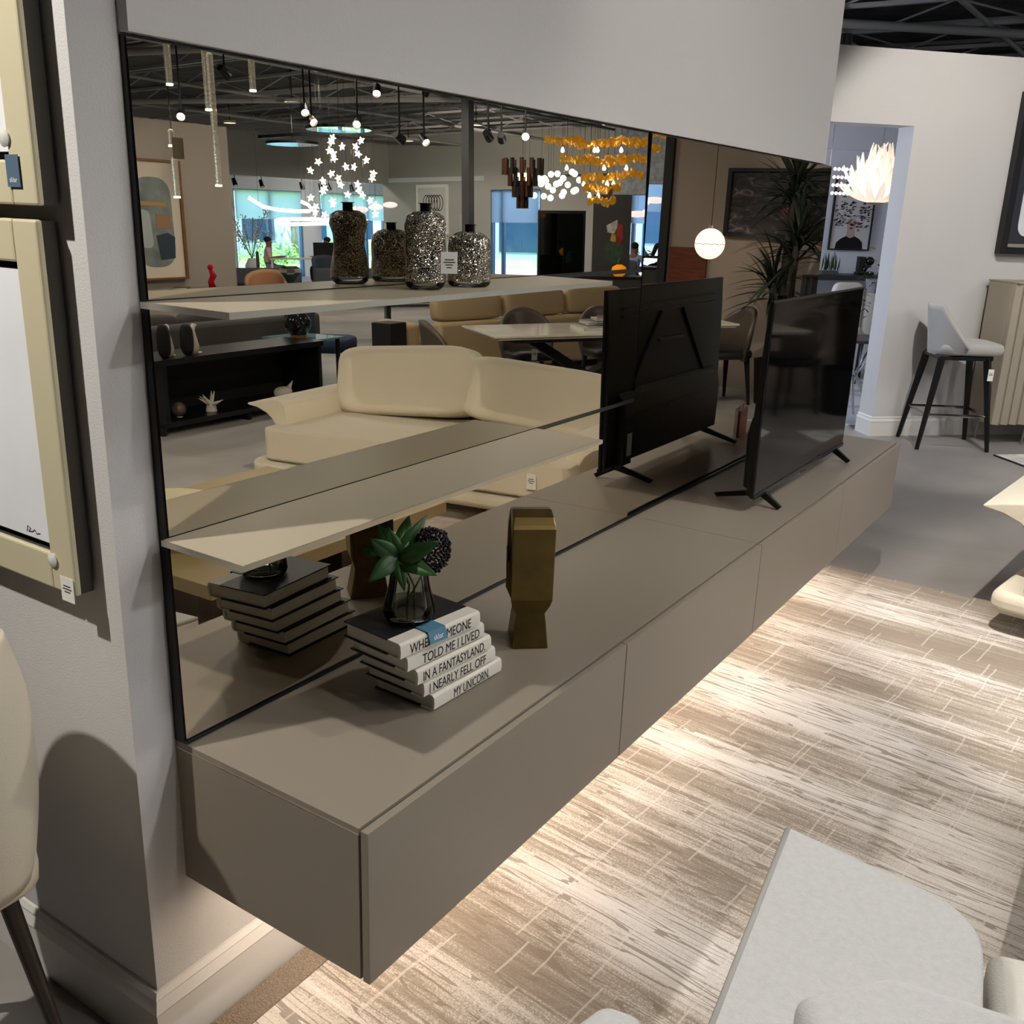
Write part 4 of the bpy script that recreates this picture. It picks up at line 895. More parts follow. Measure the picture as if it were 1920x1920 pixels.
MB().ball((0, 0, 0.0605), 0.06).build('orb', mat('veined_stone', '#5A4A46', 0.3, vary=0.5, vscale=14), ob, smooth=True); MB().lathe([(0, 0), (0.03, 0), (0.025, 0.008), (0, 0.008)], 14).build('ring', M_edge, ob)
sh2 = thing('shell_ornament', 'pale shell ornament at the end of the black sideboard', 'ornament', (5.1, 5.02, 0.1005))
MB().cushion((0, 0, 0.05), (0.06, 0.09, 0.05), 0.8).build('shell', M_bird, sh2, smooth=True); MB().tube([(0, 0.05, 0.06), (0, 0.12, 0.14)], [0.03, 0.003], 8).build('spire', M_bird, sh2, smooth=True)
# dark sofa behind the sideboard
M_dgrey = mat('charcoal_fabric', '#4A4642', 0.9, bump=0.3, bscale=200)
ds = thing('charcoal_sofa', 'charcoal grey sofa with rounded cushions behind the black sideboard', 'sofa', (7.0, 5.6, 0), PI / 2)
MB().box((-1.3, -0.5, 0.08), (1.3, 0.35, 0.40)).build('base', M_dgrey, ds, bevel=0.05, seg=3, smooth=60)
for k in range(3): MB().cushion((-0.85 + 0.85 * k, 0.30, 0.58), (0.41, 0.11, 0.17), 0.4).build('back_cushion', M_dgrey, ds, smooth=True)
MB().box((-1.3, 0.36, 0.08), (1.3, 0.55, 0.66)).build('backrest', M_dgrey, ds, bevel=0.05, seg=3, smooth=60)
for x in (-1.1, 1.1): MB().box((x - 0.04, -0.3, 0), (x + 0.04, -0.22, 0.085)).build('foot', M_blackm, ds); MB().box((x - 0.04, 0.4, 0), (x + 0.04, 0.48, 0.085)).build('foot', M_blackm, ds)
# glass side table with black vase lamp
gt = thing('glass_side_table', 'small glass-topped side table with dark legs beside the navy chair', 'side table', (5.5, 5.66, 0))
MB().box((-0.3, -0.22, 0.545), (0.3, 0.28, 0.56)).build('top', mat('teal_glass', '#6E8F92', 0.05, spec=0.8), gt)
for x in (-0.25, 0.25):
    for y in (-0.17, 0.23): MB().box((x - 0.015, y - 0.015, 0), (x + 0.015, y + 0.015, 0.5445)).build('leg', M_black, gt)
bv = thing('black_vase', 'bulbous glossy black vase with twigs on the glass side table', 'vase', (5.42, 5.55, 0.5605))
MB().lathe([(0, 0), (0.06, 0), (0.07, 0.03), (0.12, 0.10), (0.125, 0.16), (0.09, 0.22), (0.045, 0.26), (0.04, 0.30), (0.055, 0.32), (0.04, 0.315), (0, 0.28)], 28).build('body', M_gloss, bv, smooth=60)
MB().lathe([(0.071, 0.0), (0.076, 0.0), (0.078, 0.035), (0.0725, 0.033)], 28).build('amber_foot', mat('amber_glaze', '#8A5A20', 0.2), bv, smooth=40)
for k in range(5): MB().tube([(0, 0, 0.29), (rnd.uniform(-.08, .08), rnd.uniform(-.02, .1), 0.5)], 0.005, 5).build('twig', M_blackm, bv)
# navy chair, box and pale glass table behind
nv_ = thing('navy_chair', 'high-backed navy upholstered chair behind the cream sofa', 'chair', (5.95, 6.38, 0), -2.0)
M_navy = mat('navy_fabric', '#1C2C44', 0.8)
MB().cushion((0, 0.22, 0.62), (0.30, 0.07, 0.38), 0.35).build('backrest', M_navy, nv_, smooth=True); MB().cushion((0, -0.05, 0.40), (0.29, 0.28, 0.08), 0.4).build('seat', M_navy, nv_, smooth=True)
for x in (-0.22, 0.22):
    for y in (-0.25, 0.2): MB().tube([(x, y, 0.35), (x, y, 0.0)], 0.015, 8).build('leg', M_black, nv_)
bx_ = thing('black_speaker', 'small black box cabinet with a tag beside the navy chair', 'cabinet', (5.40, 6.82, 0))
MB().box((-0.13, -0.13, 0.02), (0.13, 0.13, 0.62)).build('body', M_blackm, bx_, bevel=0.008); MB().box((-0.11, -0.11, 0), (0.11, 0.11, 0.0195)).build('plinth', M_black, bx_)
hangtag('tag', None, basis((-0.131, 0.03, 0.30), (0, -1, 0), (0, 0, 1), (-1, 0, 0)), 0.035, 0.07, M_white, parent=bx_, lines=2)
# wall behind: wood panel, big dark picture, fluted stand, dracaena, globe
wp = tag(MB().box((2.50, 8.215, 0.0), (2.90, 8.245, 1.33)).build('wood_panel', M_wood, bevel=0.003), 'red-brown wood panel leaning on the taupe wall under the globe lamp', 'panel')
ba = thing('dark_picture', 'large black-framed dark cloudscape picture on the taupe wall behind the dracaena', 'picture', (1.62, 8.24, 1.45))
def m_cloud():
    m = bpy.data.materials.new('dark_cloud_print'); m.use_nodes = True; t = m.node_tree; b = t.nodes['Principled BSDF']; L = t.links.new
    g = t.nodes.new('ShaderNodeTexCoord'); mp = t.nodes.new('ShaderNodeMapping'); mp.inputs['Scale'].default_value = (3.2, 1, 6.5); L(g.outputs['Object'], mp.inputs[0])
    n = t.nodes.new('ShaderNodeTexNoise'); n.inputs['Scale'].default_value = 2.2; n.inputs['Detail'].default_value = 8; n.inputs['Distortion'].default_value = 1.5; L(mp.outputs[0], n.inputs['Vector'])
    r = t.nodes.new('ShaderNodeValToRGB'); L(n.outputs[0], r.inputs[0]); e = r.color_ramp.elements
    e[0].position = 0.45; e[0].color = lin('#121013'); e[1].position = 0.8; e[1].color = lin('#8D8784'); k = e.new(0.6); k.color = lin('#3B3436'); L(r.outputs[0], b.inputs['Base Color']); b.inputs['Roughness'].default_value = 0.35
    return m
MB().box((-0.62, -0.012, 0.03), (0.69, -0.004, 0.59)).build('print', m_cloud(), ba)
for a_, b2, nm in (((-0.66, -0.04, 0), (-0.62, 0, 0.62), 'frame_side'), ((0.69, -0.04, 0), (0.73, 0, 0.62), 'frame_side'), ((-0.62, -0.04, 0), (0.69, 0, 0.03), 'frame_rail'), ((-0.62, -0.04, 0.59), (0.69, 0, 0.62), 'frame_rail')): MB().box(a_, b2).build(nm, M_bframe, ba)
MB().prism([(0.02, 0.19), (0.12, 0.17), (0.2, 0.22), (0.16, 0.27), (0.05, 0.28)], -0.0135, -0.0121, 'y').build('red_patch', mat('red_print', '#6E2A2A', 0.5), ba)
fs_ = thing('fluted_stand', 'tall narrow black fluted pedestal by the taupe wall', 'pedestal', (1.15, 7.30, 0))
MB().lathe([(0, 0), (0.085, 0), (0.085, 1.17), (0, 1.17)], 48, warp=lambda a, z: 1 + 0.10 * (1 if math.sin(10 * a) > 0 else -1)).build('column', M_blackm, fs_); MB().lathe([(0, 1.1705), (0.095, 1.1705), (0.095, 1.185), (0, 1.185)], 28).build('cap', M_black, fs_)
yc = thing('dracaena', 'tall dark dracaena plant with spiky leaf heads by the taupe wall', 'plant', (1.52, 7.70, 0))
MB().lathe([(0, 0), (0.16, 0), (0.20, 0.40), (0.18, 0.40), (0.16, 0.36), (0, 0.36)], 28).build('pot', M_blackm, yc, smooth=40)
M_dleaf = mat('dark_leaf', '#1F2A1E', 0.5)
heads = [((0.0, -0.02, 1.95), 0.46, 90), ((0.10, -0.02, 1.10), 0.42, 70), ((-0.08, -0.04, 1.45), 0.44, 70)]
for hp, _, _ in heads: MB().tube([(hp[0] * 0.3, hp[1] * 0.3, 0.36), (hp[0] * 0.7, hp[1] * 0.7, hp[2] * 0.6), hp], [0.055, 0.045, 0.03], 10).build('stem', mat('stem_brown', '#2A231C', 0.8), yc, smooth=True)
proto = leaf((0, 0, 0), (0.4, 0, 0.0), 0.021, mt=M_dleaf, parent=yc, droop=0.12, n=6)
first = True
for hp, ln_, n_ in heads:
    for k in range(n_):
        a_ = k * 2.39996; el = math.radians(rnd.uniform(-35, 78)); o = proto if first else proto.copy()
        if not first: COL.objects.link(o); o.parent = yc
        first = False
        o.location = (hp[0], hp[1], hp[2] + rnd.uniform(-0.22, 0.06)); o.rotation_euler = (0, -el, a_); s_ = ln_ / 0.4 * rnd.uniform(0.75, 1.15); o.scale = (s_, s_ * 0.9, s_)
gl = thing('globe_pendant', 'glowing alabaster globe pendant in front of the wood panel', 'pendant lamp', (2.20, 7.55, 1.39))
MB().ball((0, 0, 0), 0.135, nu=28, nv=18).build('globe', mat('alabaster_glow', '#FFF3E0', 0.4, emit='#FFEAD2', es=2.0, vary=0.05), gl, smooth=True)
MB().tube([(0, 0, 0.135), (0, 0, 2.5)], 0.003, 6).build('cord', M_black, gl); MB().lathe([(0.02, 0.125), (0.022, 0.16), (0.0, 0.16)], 14).build('cap', M_edge, gl)
MB().tube([(0.136 * math.cos(t * 0.2), 0.136 * math.sin(t * 0.2), 0.006 * math.sin(t * 2.3)) for t in range(32)], 0.0025, 5).build('vein', mat('vein_dark', '#6B5040', 0.6), gl)
# ================================================================ FAR END OF THE SHOWROOM (seen in the mirror)
# partition with abstract picture
struct(MB().box((11.0, 2.0, 0), (11.35, 9.66, 3.0)).build('wall_partition', M_paint2))
ap = thing('abstract_picture', 'tall wood-framed abstract picture of a grey rounded shape on the partition', 'picture', (10.99, 8.18, 0.80), -PI / 2)
# local x runs towards smaller y, local -y faces the mirror
M_wframe = mat('oak_frame', '#6B4A2A', 0.5, vary=0.2, vscale=8)
for a_, b2, nm in (((-0.50, -0.09, 0), (-0.455, 0, 1.66), 'frame_side'), ((0.455, -0.09, 0), (0.50, 0, 1.66), 'frame_side'), ((-0.455, -0.09, 0), (0.455, 0, 0.03), 'frame_rail'), ((-0.455, -0.09, 1.63), (0.455, 0, 1.66), 'frame_rail')): MB().box(a_, b2).build(nm, M_wframe, ap)
MB().box((-0.455, -0.06, 0.03), (0.455, -0.02, 1.63)).build('paper', mat('art_paper', '#C9BCAB', 0.8), ap)
M_artg = mat('art_grey_green', '#6F7672', 0.8, vary=0.35, vscale=4)
MB().prism(rounded([(-0.32, 0.18), (0.32, 0.18), (0.34, 1.42), (-0.30, 1.42)], [0.28] * 4, 8), -0.0635, -0.0605, 'y').build('grey_shape', M_artg, ap)
MB().prism([(-0.30, 0.30), (-0.05, 0.28), (0.0, 0.62), (-0.20, 0.66), (-0.32, 0.60)], -0.0665, -0.064, 'y').build('dark_patch', mat('art_navy', '#2B3640', 0.8), ap)
MB().prism([(-0.22, 1.02), (0.30, 1.04), (0.30, 1.09), (-0.20, 1.08)], -0.0665, -0.064, 'y').build('ochre_stripe', mat('art_ochre', '#A57B45', 0.8), ap)
MB().prism(rounded([(0.05, 0.45), (0.25, 0.45), (0.27, 1.0), (0.08, 0.95)], [0.08] * 4, 5), -0.0665, -0.064, 'y').build('pale_patch', mat('art_pale', '#9AA09C', 0.8), ap)
MB().prism([(-0.28, 0.72), (-0.02, 0.72), (-0.02, 0.92), (-0.26, 0.90)], -0.067, -0.064, 'y').build('rust_patch', mat('art_rust', '#8A6A4C', 0.8), ap)
# window bay: header, side walls, window wall
struct(MB().box((19.2, 11.0, 2.82), (19.45, 23.15, 4.3)).build('wall_bay_header', M_paintd))
struct(MB().box((19.2, -10, 0), (19.45, 11.0, 4.3)).build('wall_bay_side', M_paintd))
M_white_paint = mat('white_wall', '#D5D6DA', 0.85)
XW = 22.0
wins = [(17.2, 19.0), (19.2, 21.95), (22.75, 25.95)]
MBw = MB()
edges = [9.6] + [v for w_ in wins for v in w_] + [27.0]
for i in range(0, len(edges), 2): MBw.box((XW, edges[i], 0), (XW + 0.25, edges[i + 1], 2.60))
MBw.box((XW, 9.6, 2.60), (XW + 0.25, 27.0, 4.3)); struct(MBw.build('wall_bay_windows', M_white_paint))
struct(MB().box((19.2, 27.0, 0), (22.25, 27.2, 4.3)).build('wall_bay_end', M_white_paint))
M_mull = mat('blue_grey_mullion', '#5E7FA6', 0.4, 0.4)
M_pane = glass_pane('window_glass', '#DDEBFA', 0.05)
M_shade = bpy.data.materials.new('roller_shade'); M_shade.use_nodes = True
_t = M_shade.node_tree; _t.nodes.remove(_t.nodes['Principled BSDF']); _a = _t.nodes.new('ShaderNodeBsdfTranslucent'); _a.inputs[0].default_value = lin('#F4F4F4'); _b = _t.nodes.new('ShaderNodeBsdfTransparent'); _b.inputs[0].default_value = lin('#C9DAF0')
_x = _t.nodes.new('ShaderNodeMixShader'); _x.inputs[0].default_value = 0.25; _t.links.new(_a.outputs[0], _x.inputs[1]); _t.links.new(_b.outputs[0], _x.inputs[2]); _t.links.new(_x.outputs[0], _t.nodes['Material Output'].inputs[0])
nwin = 0
def window(axis, c0, a0, a1, z0, z1, splits, shade):
    global nwin
    nwin += 1
    o = bpy.data.objects.new('window_%d' % nwin, None); COL.objects.link(o); o['kind'] = 'structure'
    def B(p, q, name, m):
        if axis == 'x': MB().box((c0 + p[0], p[1], p[2]), (c0 + q[0], q[1], q[2])).build(name, m, o)
        else: MB().box((p[1], c0 + p[0], p[2]), (q[1], c0 + q[0], q[2])).build(name, m, o)
    xs = [a0] + [a0 + (a1 - a0) * t for t in splits] + [a1]
    for i, a_ in enumerate(xs): B((0.04, a_ - 0.045 if i else a_, z0), (0.14, a_ + 0.045 if i < len(xs) - 1 else a_, z1) if False else (0.14, min(a_ + 0.045, a1), z1), 'mullion', M_mull) if i else B((0.04, a_, z0), (0.14, a_ + 0.06, z1), 'mullion', M_mull)
    B((0.05, a0, z0), (0.13, a1, z0 + 0.08), 'sill', M_mull); B((0.05, a0, z1 - 0.06), (0.13, a1, z1), 'head', M_mull)
    for i in range(len(xs) - 1): B((0.085, xs[i] + 0.05, z0 + 0.08), (0.095, xs[i + 1] - 0.05, z1 - 0.06), 'pane', M_pane)
    if shade: B((-0.02, a0 + 0.05, z1 - shade), (-0.01, a1 - 0.05, z1 - 0.02), 'roller_shade', M_shade)
    return o
for a0, a1 in wins: window('x', XW, a0, a1, 0.0, 2.60, [0.5] if a1 - a0 < 3 else [0.36, 0.7], 0.85)
# far wall facing the camera side
YB = 22.9
m = MB()
m.box((15.4, YB, 0), (19.45, YB + 0.25, 4.3)); m.box((13.7, YB, 2.60), (15.4, YB + 0.25, 4.3)); m.box((11.6, YB, 0), (13.7, YB + 0.25, 4.3)); m.box((9.9, YB, 2.5), (11.6, YB + 0.25, 4.3)); m.box((4.0, YB, 0), (9.9, YB + 0.25, 4.3))
struct(m.build('wall_north', M_paintd))
window('y', YB, 13.7, 15.4, 0.0, 2.60, [0.76], 0.9); window('y', YB, 9.9, 11.6, 0.0, 2.5, [0.55], 0.8)
struct(MB().box((15.6, YB - 0.04, 2.85), (19.2, YB - 0.001, 2.98)).build('trim_4', M_white_paint)); struct(MB().box((11.0, YB - 0.3, 2.95), (14.6, YB - 0.001, 4.0)).build('wall_soffit', M_paintd))
struct(MB().box((4.35, 12.3, 2.05), (5.75, 12.55, 3.4)).build('wall_stone', mat('grey_stone', '#9A9DA2', 0.9, vary=0.3, vscale=14, bump=0.8, bscale=40)))
struct(MB().box((-14, -10.2, 0), (22.25, -10, 4.3)).build('wall_south', M_paintd)); struct(MB().box((-14.2, -10, 0), (-14, 27.2, 4.3)).build('wall_west', M_paintd))
struct(MB().box((-14, 27.0, 0), (4.0, 27.2, 4.3)).build('wall_north_west', M_paintd)); struct(MB().box((3.8, 23.15, 0), (4.0, 27.0, 4.3)).build('wall_return', M_paintd)); struct(MB().box((22.0, -10, 0), (22.25, 9.6, 4.3)).build('wall_east', M_paintd))
# steel column
cp = thing('steel_column', 'slim dark steel column rising to the ceiling', 'column', (7.52, 11.1, 0))
MB().box((-0.065, -0.065, 0), (0.065, 0.065, 4.3)).build('shaft', mat('column_grey', '#4A4B4F', 0.5), cp); MB().box((-0.1, -0.1, 0), (0.1, 0.1, 0.02)).build('base_plate', M_black, cp); MB().box((0.066, -0.05, 1.55), (0.11, 0.05, 1.75)).build('switch_box', M_joist, cp)
# white framed picture of a line drawing
wfp = thing('white_framed_drawing', 'white-framed line drawing on the far wall left of the steel column', 'picture', (17.5, YB - 0.002, 1.35))
MB().box((-0.6, -0.05, 0), (0.6, 0, 1.42)).build('frame', M_white, wfp); MB().box((-0.52, -0.056, 0.08), (0.52, -0.0505, 1.34)).build('paper', mat('drawing_paper', '#C9C6C4', 0.8), wfp)
for k in range(6): MB().tube([(-0.3 + 0.1 * k + 0.12 * math.cos(t), -0.06, 0.9 + 0.22 * math.sin(t)) for t in [i * 0.35 for i in range(17)]], 0.012, 4).build('ink_loop', M_ink, wfp)
# outdoors: lawn, pavement, hedges, trees, building
struct(MB().box((22.3, -10, -0.15), (70, 80, -0.12)).build('ground_lawn', mat('lawn_green', '#9CC277', 0.95, vary=0.3, vscale=1.5)))
struct(MB().box((-14, 23.2, -0.15), (22.2, 80, -0.12)).build('ground_pavement', mat('pale_pavement', '#CFCFC6', 0.9)))
M_fol = mat('foliage', '#7DB455', 0.8, vary=0.5, vscale=3); M_bark = mat('bark', '#8A7F72', 0.9)
def leafcloud(c, h, n, sz, parent, name='foliage'):
    m = MB()
    for i in range(n):
        p = Vector((rnd.gauss(0, .45), rnd.gauss(0, .45), rnd.gauss(0, .45))); p = Vector((c[0] + p.x * h[0], c[1] + p.y * h[1], c[2] + p.z * h[2]))
        a_ = Vector((rnd.uniform(-1, 1), rnd.uniform(-1, 1), rnd.uniform(-1, 1))).normalized(); b2 = a_.orthogonal().normalized(); s_ = sz * rnd.uniform(.6, 1.3)
        m.add([tuple(p - a_ * s_), tuple(p + b2 * s_ * .5), tuple(p + a_ * s_), tuple(p - b2 * s_ * .5)], [(0, 1, 2, 3)])
    return tag(m.build(name, M_fol, parent), kind='stuff')
for k, (x, y, h) in enumerate(((31, 21.0, 4.6), (32, 31.5, 5.2), (37, 36.0, 5.5), (35, 26.5, 4.2))):
    t = thing('garden_tree', ['slender leafy tree outside the left window pane', 'leafy tree outside beside the bay window pier', 'tall leafy tree farthest out beyond the bay window', 'leafy tree between the others beyond the bay window'][k], 'tree', (x, y, -0.12), 0, 'trees outside the bay windows')
    MB().tube([(0, 0, 0), (0.1, 0.05, h * 0.5), (0, 0, h * 0.8)], [0.16, 0.12, 0.05], 8).build('trunk', M_bark, t, smooth=True); leafcloud((0, 0, h * 0.72), (1.5, 1.7, 1.6), 900, 0.16, t, 'crown')
for k, (x, y) in enumerate(((25.5, 19.6), (26.2, 24.4), (27.5, 29.2), (14.6, 28.0), (10.2, 28.5))):
    t = thing('garden_shrub', ['low green shrub outside the bay window, nearest the partition', 'low green shrub outside the middle of the bay window', 'low green shrub outside the far end of the bay window', 'low green shrub outside the single far window', 'low green shrub outside the narrow right window'][k], 'shrub', (x, y, -0.12), 0, 'shrubs outside the windows')
    MB().tube([(0, 0, 0), (0, 0, 0.5)], 0.05, 6).build('stem', M_bark, t); leafcloud((0, 0, 0.55), (1.3, 1.5, 0.5), 700, 0.10, t)
for nm, lab, x0, y0, x1, y1 in (('neighbour_building', 'blue-grey building with white columns across the lawn', 40, 12, 52, 44), ('shop_building', 'blue-grey shop front across the pale pavement', -2, 44, 34, 52)):
    nb = thing(nm, lab, 'building', (x0, y0, -0.12))
    MB().box((0, 0, 0), (x1 - x0, y1 - y0, 5.5)).build('wall', mat('building_blue', '#9DB9D3', 0.8), nb)
    for k in range(8):
        if nm[0] == 'n': MB().box((-0.3, 2 + 4 * k, 0), (-0.01, 2.6 + 4 * k, 5.5)).build('pilaster', M_white_paint, nb); MB().box((-0.06, 3.2 + 4 * k, 0.9), (-0.01, 5.4 + 4 * k, 2.6)).build('window', mat('dark_window', '#2B4460', 0.1), nb)
        else: MB().box((2 + 4.3 * k, -0.3, 0), (2.6 + 4.3 * k, -0.01, 5.5)).build('pilaster', M_white_paint, nb); MB().box((3.2 + 4.3 * k, -0.06, 0.4), (5.8 + 4.3 * k, -0.01, 2.6)).build('window', MATS['dark_window'], nb)

# ---------------------------------------------------------------- track spotlights
M_head = mat('track_black', '#131315', 0.4); M_lens = mat('lens_glow', '#FFFFFF', 0.3, emit='#FFF3E0', es=22)
def track_head(p, aim, label, group='ceiling track spotlights', sc=1.0):
    o = thing('track_spotlight', label, 'spotlight', p, 0, group)
    d = (Vector(aim) - Vector(p)).normalized(); q = d.to_track_quat('Z', 'Y').to_matrix().to_4x4()
    MB(q).lathe([(0, -0.10 * sc), (0.045 * sc, -0.10 * sc), (0.055 * sc, 0.0), (0.06 * sc, 0.075 * sc), (0.052 * sc, 0.075 * sc), (0.045 * sc, 0.03 * sc), (0, 0.03 * sc)], 20).build('housing', M_head, o, smooth=40)
    MB(q).lathe([(0, 0.034 * sc), (0.044 * sc, 0.034 * sc), (0.046 * sc, 0.042 * sc), (0, 0.048 * sc)], 20).build('lens', M_lens, o)
    MB().tube([(0, 0, 0.0), (0, 0, 3.86 - p[2])], 0.012, 6).build('stem', M_head, o)
    return o
AIMS = ['books at the near end of the cabinets', 'middle of the near cabinet', 'wall above the television', 'coffee table', 'cream sofa', 'bar stool', 'marble dining table', 'beige sofa', 'abstract picture on the partition', 'lounge sofas by the windows', 'far wall by the single window']
for (p, t, wt, cn), am in zip(SPOTS, AIMS):
    d = (Vector(t) - Vector(p)).normalized(); track_head(tuple(Vector(p) - d * 0.055), t, 'black ceiling track spotlight aimed at the ' + am)
for k, p in enumerate(UP_FILL):
    o = thing('fill_uplighter', 'small black fill lamp added on top of the far partition, %s' % ['above the opening', 'above the black-framed picture', 'in the room beyond'][k], 'fill_uplighter', p); MB().lathe([(0, -0.035), (0.06, -0.035), (0.06, 0.05), (0.052, 0.05), (0.05, 0.0), (0, 0.0)], 18).build('can', M_head, o); MB().lathe([(0, 0.004), (0.048, 0.004), (0.048, 0.012), (0, 0.012)], 18).build('lens', M_lens, o)  # housings for the added ceiling fill lamps
OVER = ['coffee table', 'cream sofa end', 'dining chairs', 'black sideboard', 'glass side table', 'beige sofa', 'red figure', 'glass console', 'bubble chandelier', 'tan tub chair', 'steel column side of the far hall', 'lounge sofa nearest the partition', 'black display cabinet', 'far corner', 'seated people in the window bay', 'hall left of the opening', 'space behind the partition', 'space behind the abstract picture']
for p, ov in zip(FILL_DOWN, OVER):
    o = thing('fill_downlight', 'round white fill lamp added over the ' + ov, 'fill_downlight', (p[0], p[1], p[2] + 0.02), 0, 'added showroom fill lamps'); MB().lathe([(0, 0.05), (0.13, 0.05), (0.14, 0.0), (0.128, 0.0), (0.12, 0.03), (0, 0.03)], 24).build('trim', M_white, o); MB().lathe([(0, 0.022), (0.118, 0.022), (0.118, 0.028), (0, 0.028)], 24).build('lens', mat('fill_downlight_glow', '#FFFFFF', 0.4, emit='#FFF6EA', es=6), o); MB().tube([(0, 0, 0.05), (0, 0, 0.56)], 0.01, 6).build('stem', M_head, o)  # housings for the added ambient fill lamps
HEADS = [((9.22, 8.16, 3.45), (10, 12, 1.2)), ((9.58, 7.72, 2.93), (7, 5, 0.8)), ((8.55, 8.88, 3.04), (6, 7, 0.6)), ((8.5, 8.95, 2.92), (5, 8, 0.6)), ((7.86, 9.54, 3.30), (6, 7, 0.8)), ((8.06, 9.36, 2.90), (6, 6, 1)),
         ((7.64, 9.72, 2.72), (8, 14, 1)), ((7.39, 9.93, 2.70), (5, 9, 1)), ((6.28, 10.73, 2.76), (1, 3, 1.4)), ((6.70, 10.45, 2.76), (8, 15, 1)), ((6.55, 10.55, 2.74), (9, 15, 1)), ((4.05, 8.9, 2.72), (3, 5, 1)), ((3.78, 9.0, 2.74), (2, 6, 1))]
WHERE = ['unlit one beside the long glass rod', 'lit one over the abstract picture', 'upper one of the close pair left of the stars', 'lower one of the close pair left of the stars', 'highest lit one above the starfish chandelier', 'lit one over the large disc pendant', 'unlit one left of the steel column', 'lit one left of the steel column', 'brightest one right of the steel column', 'unlit left one of the pair by the steel column', 'unlit right one of the pair by the steel column', 'left one above the gold chandelier', 'right one above the gold chandelier']
for (p, t), wh in zip(HEADS, WHERE): track_head(p, t, 'hanging black track spotlight, ' + wh)
for k, y in enumerate((18.6, 19.6, 21.2, 22.0, 22.35, 23.4)):
    track_head((21.2, y, 2.72), (20.3, y, 0.5), 'small window bay spotlight, %s along the pale rail' % ['first', 'second', 'third', 'fourth', 'fifth', 'last'][k], 'window bay spotlights', 1.2)
rl = thing('track_rail', 'pale lighting rail along the window bay ceiling', 'rail', (21.34, 18.0, 2.9)); MB().box((-0.02, 0, 0), (0.02, 6.2, 0.04)).build('rail', M_white, rl)
for y in (0.5, 5.7): MB().tube([(0, y, 0.04), (0, y, 1.39)], 0.008, 5).build('stem', M_white, rl)

# ---------------------------------------------------------------- chandeliers
def cord(o, x, y, z, ztop, r=0.0025, m=None): MB().tube([(x, y, z), (x, y, ztop)], r, 4).build('cord', m or M_chrome, o)
rc_ = thing('glass_rod_pendant', 'pendant cluster of clear glass rods hanging from the ceiling at the mirror left', 'pendant', (4.0, 3.5, 0))
M_rod = mat('rod_glass', '#FFFFFF', 0.03, trans=1.0, ior=1.3, emit='#FFF0D0', es=0.05, bump=0.5, bscale=60)
for x, y, z0, z1 in ((4.14, 3.325, 2.425, 2.72), (3.995, 3.50, 2.285, 2.70), (3.98, 3.522, 1.822, 2.62), (3.81, 3.715, 2.41, 2.66), (4.147, 3.315, 1.745, 1.985), (4.15, 3.311, 2.06, 2.155)):
    MB().lathe([(0, z0 + 0.012), (0.020, z0 + 0.012), (0.022, z1), (0.012, z1 + 0.01), (0, z1 + 0.01)], 14, (x - 4.0, y - 3.5, 0)).build('rod', M_rod, rc_, smooth=40)
    MB().lathe([(0, z0), (0.022, z0), (0.022, z0 + 0.0118), (0, z0 + 0.0118)], 14, (x - 4.0, y - 3.5, 0)).build('lamp_end', mat('rod_lamp', '#FFFFFF', 0.3, emit='#FFF1D6', es=5), rc_)
    cord(rc_, x - 4.0, y - 3.5, z1 + 0.01, 4.25)
MB().box((0.105, -0.222, 1.985), (0.107, -0.135, 2.115)).build('tag', mat('tag_kraft', '#8E8272', 0.8), rc_); MB().lathe([(0, 4.25), (0.3, 4.25), (0.3, 4.28), (0, 4.28)], 28).build('canopy', M_chrome, rc_)
for k, (x, y, z, r, lab) in enumerate(((10.99, 12.1, 3.157, 0.57, 'large black disc pendant with mirrored underside near the ceiling'), (13.0, 12.95, 3.05, 0.50, 'smaller black disc pendant behind the large disc'))):
    o = thing('disc_pendant', lab, 'pendant', (x, y, z), 0, 'mirrored disc pendants')
    MB().lathe([(0, 0.0), (r, 0.0), (r, 0.04), (0, 0.04)], 40).build('disc', M_black, o); MB().lathe([(0, -0.006), (r * 0.97, -0.006), (r * 0.97, -0.0005), (0, -0.0005)], 40).build('mirror_face', mat('blue_mirror', '#DCE8F4', 0.02, 1.0), o); cord(o, 0, 0, 0.04, 4.25 - z, 0.006, M_black)
    if k: MB().box((-1.3, -0.03, 0.14), (0.9, 0.03, 0.20)).build('bar', M_black, o)
st = thing('star_chandelier', 'chandelier of many small glowing white starfish on fine wires', 'chandelier', (9.6, 10.65, 0)); M_star = mat('star_glow', '#FFFFFF', 0.5, emit='#FFF8EC', es=5)
pts5 = [(math.sin(k * PI / 5) * (1 if k % 2 == 0 else 0.42), math.cos(k * PI / 5) * (1 if k % 2 == 0 else 0.42)) for k in range(10)]
stp = MB().prism([(a_ * 0.062, b2 * 0.062) for a_, b2 in pts5], -0.012, 0.012, 'x').build('star', M_star, st)
crd = MB().tube([(0, 0, 0), (0, 0, 1)], 0.0016, 4).build('wire', M_chrome, st)
for k in range(44):
    t = k / 43; z = 1.62 + 1.25 * (1 - t) ** 1.3; spread = 0.18 + 0.5 * math.sin(PI * (0.12 + 0.8 * (1 - t)))
    a_ = k * 2.4; r = spread * (0.35 + 0.65 * rnd.random()); x, y = r * math.cos(a_), r * math.sin(a_)
    o = stp if k == 0 else stp.copy(); c2 = crd if k == 0 else crd.copy()
    if k: COL.objects.link(o); COL.objects.link(c2)
    o.location = (x, y, z); o.rotation_euler = (rnd.uniform(-.6, .6), rnd.uniform(-.5, .5), math.radians(48) + rnd.uniform(-.8, .8)); c2.location = (x, y, z); c2.scale = (1, 1, 3.5 - z + 0.7)
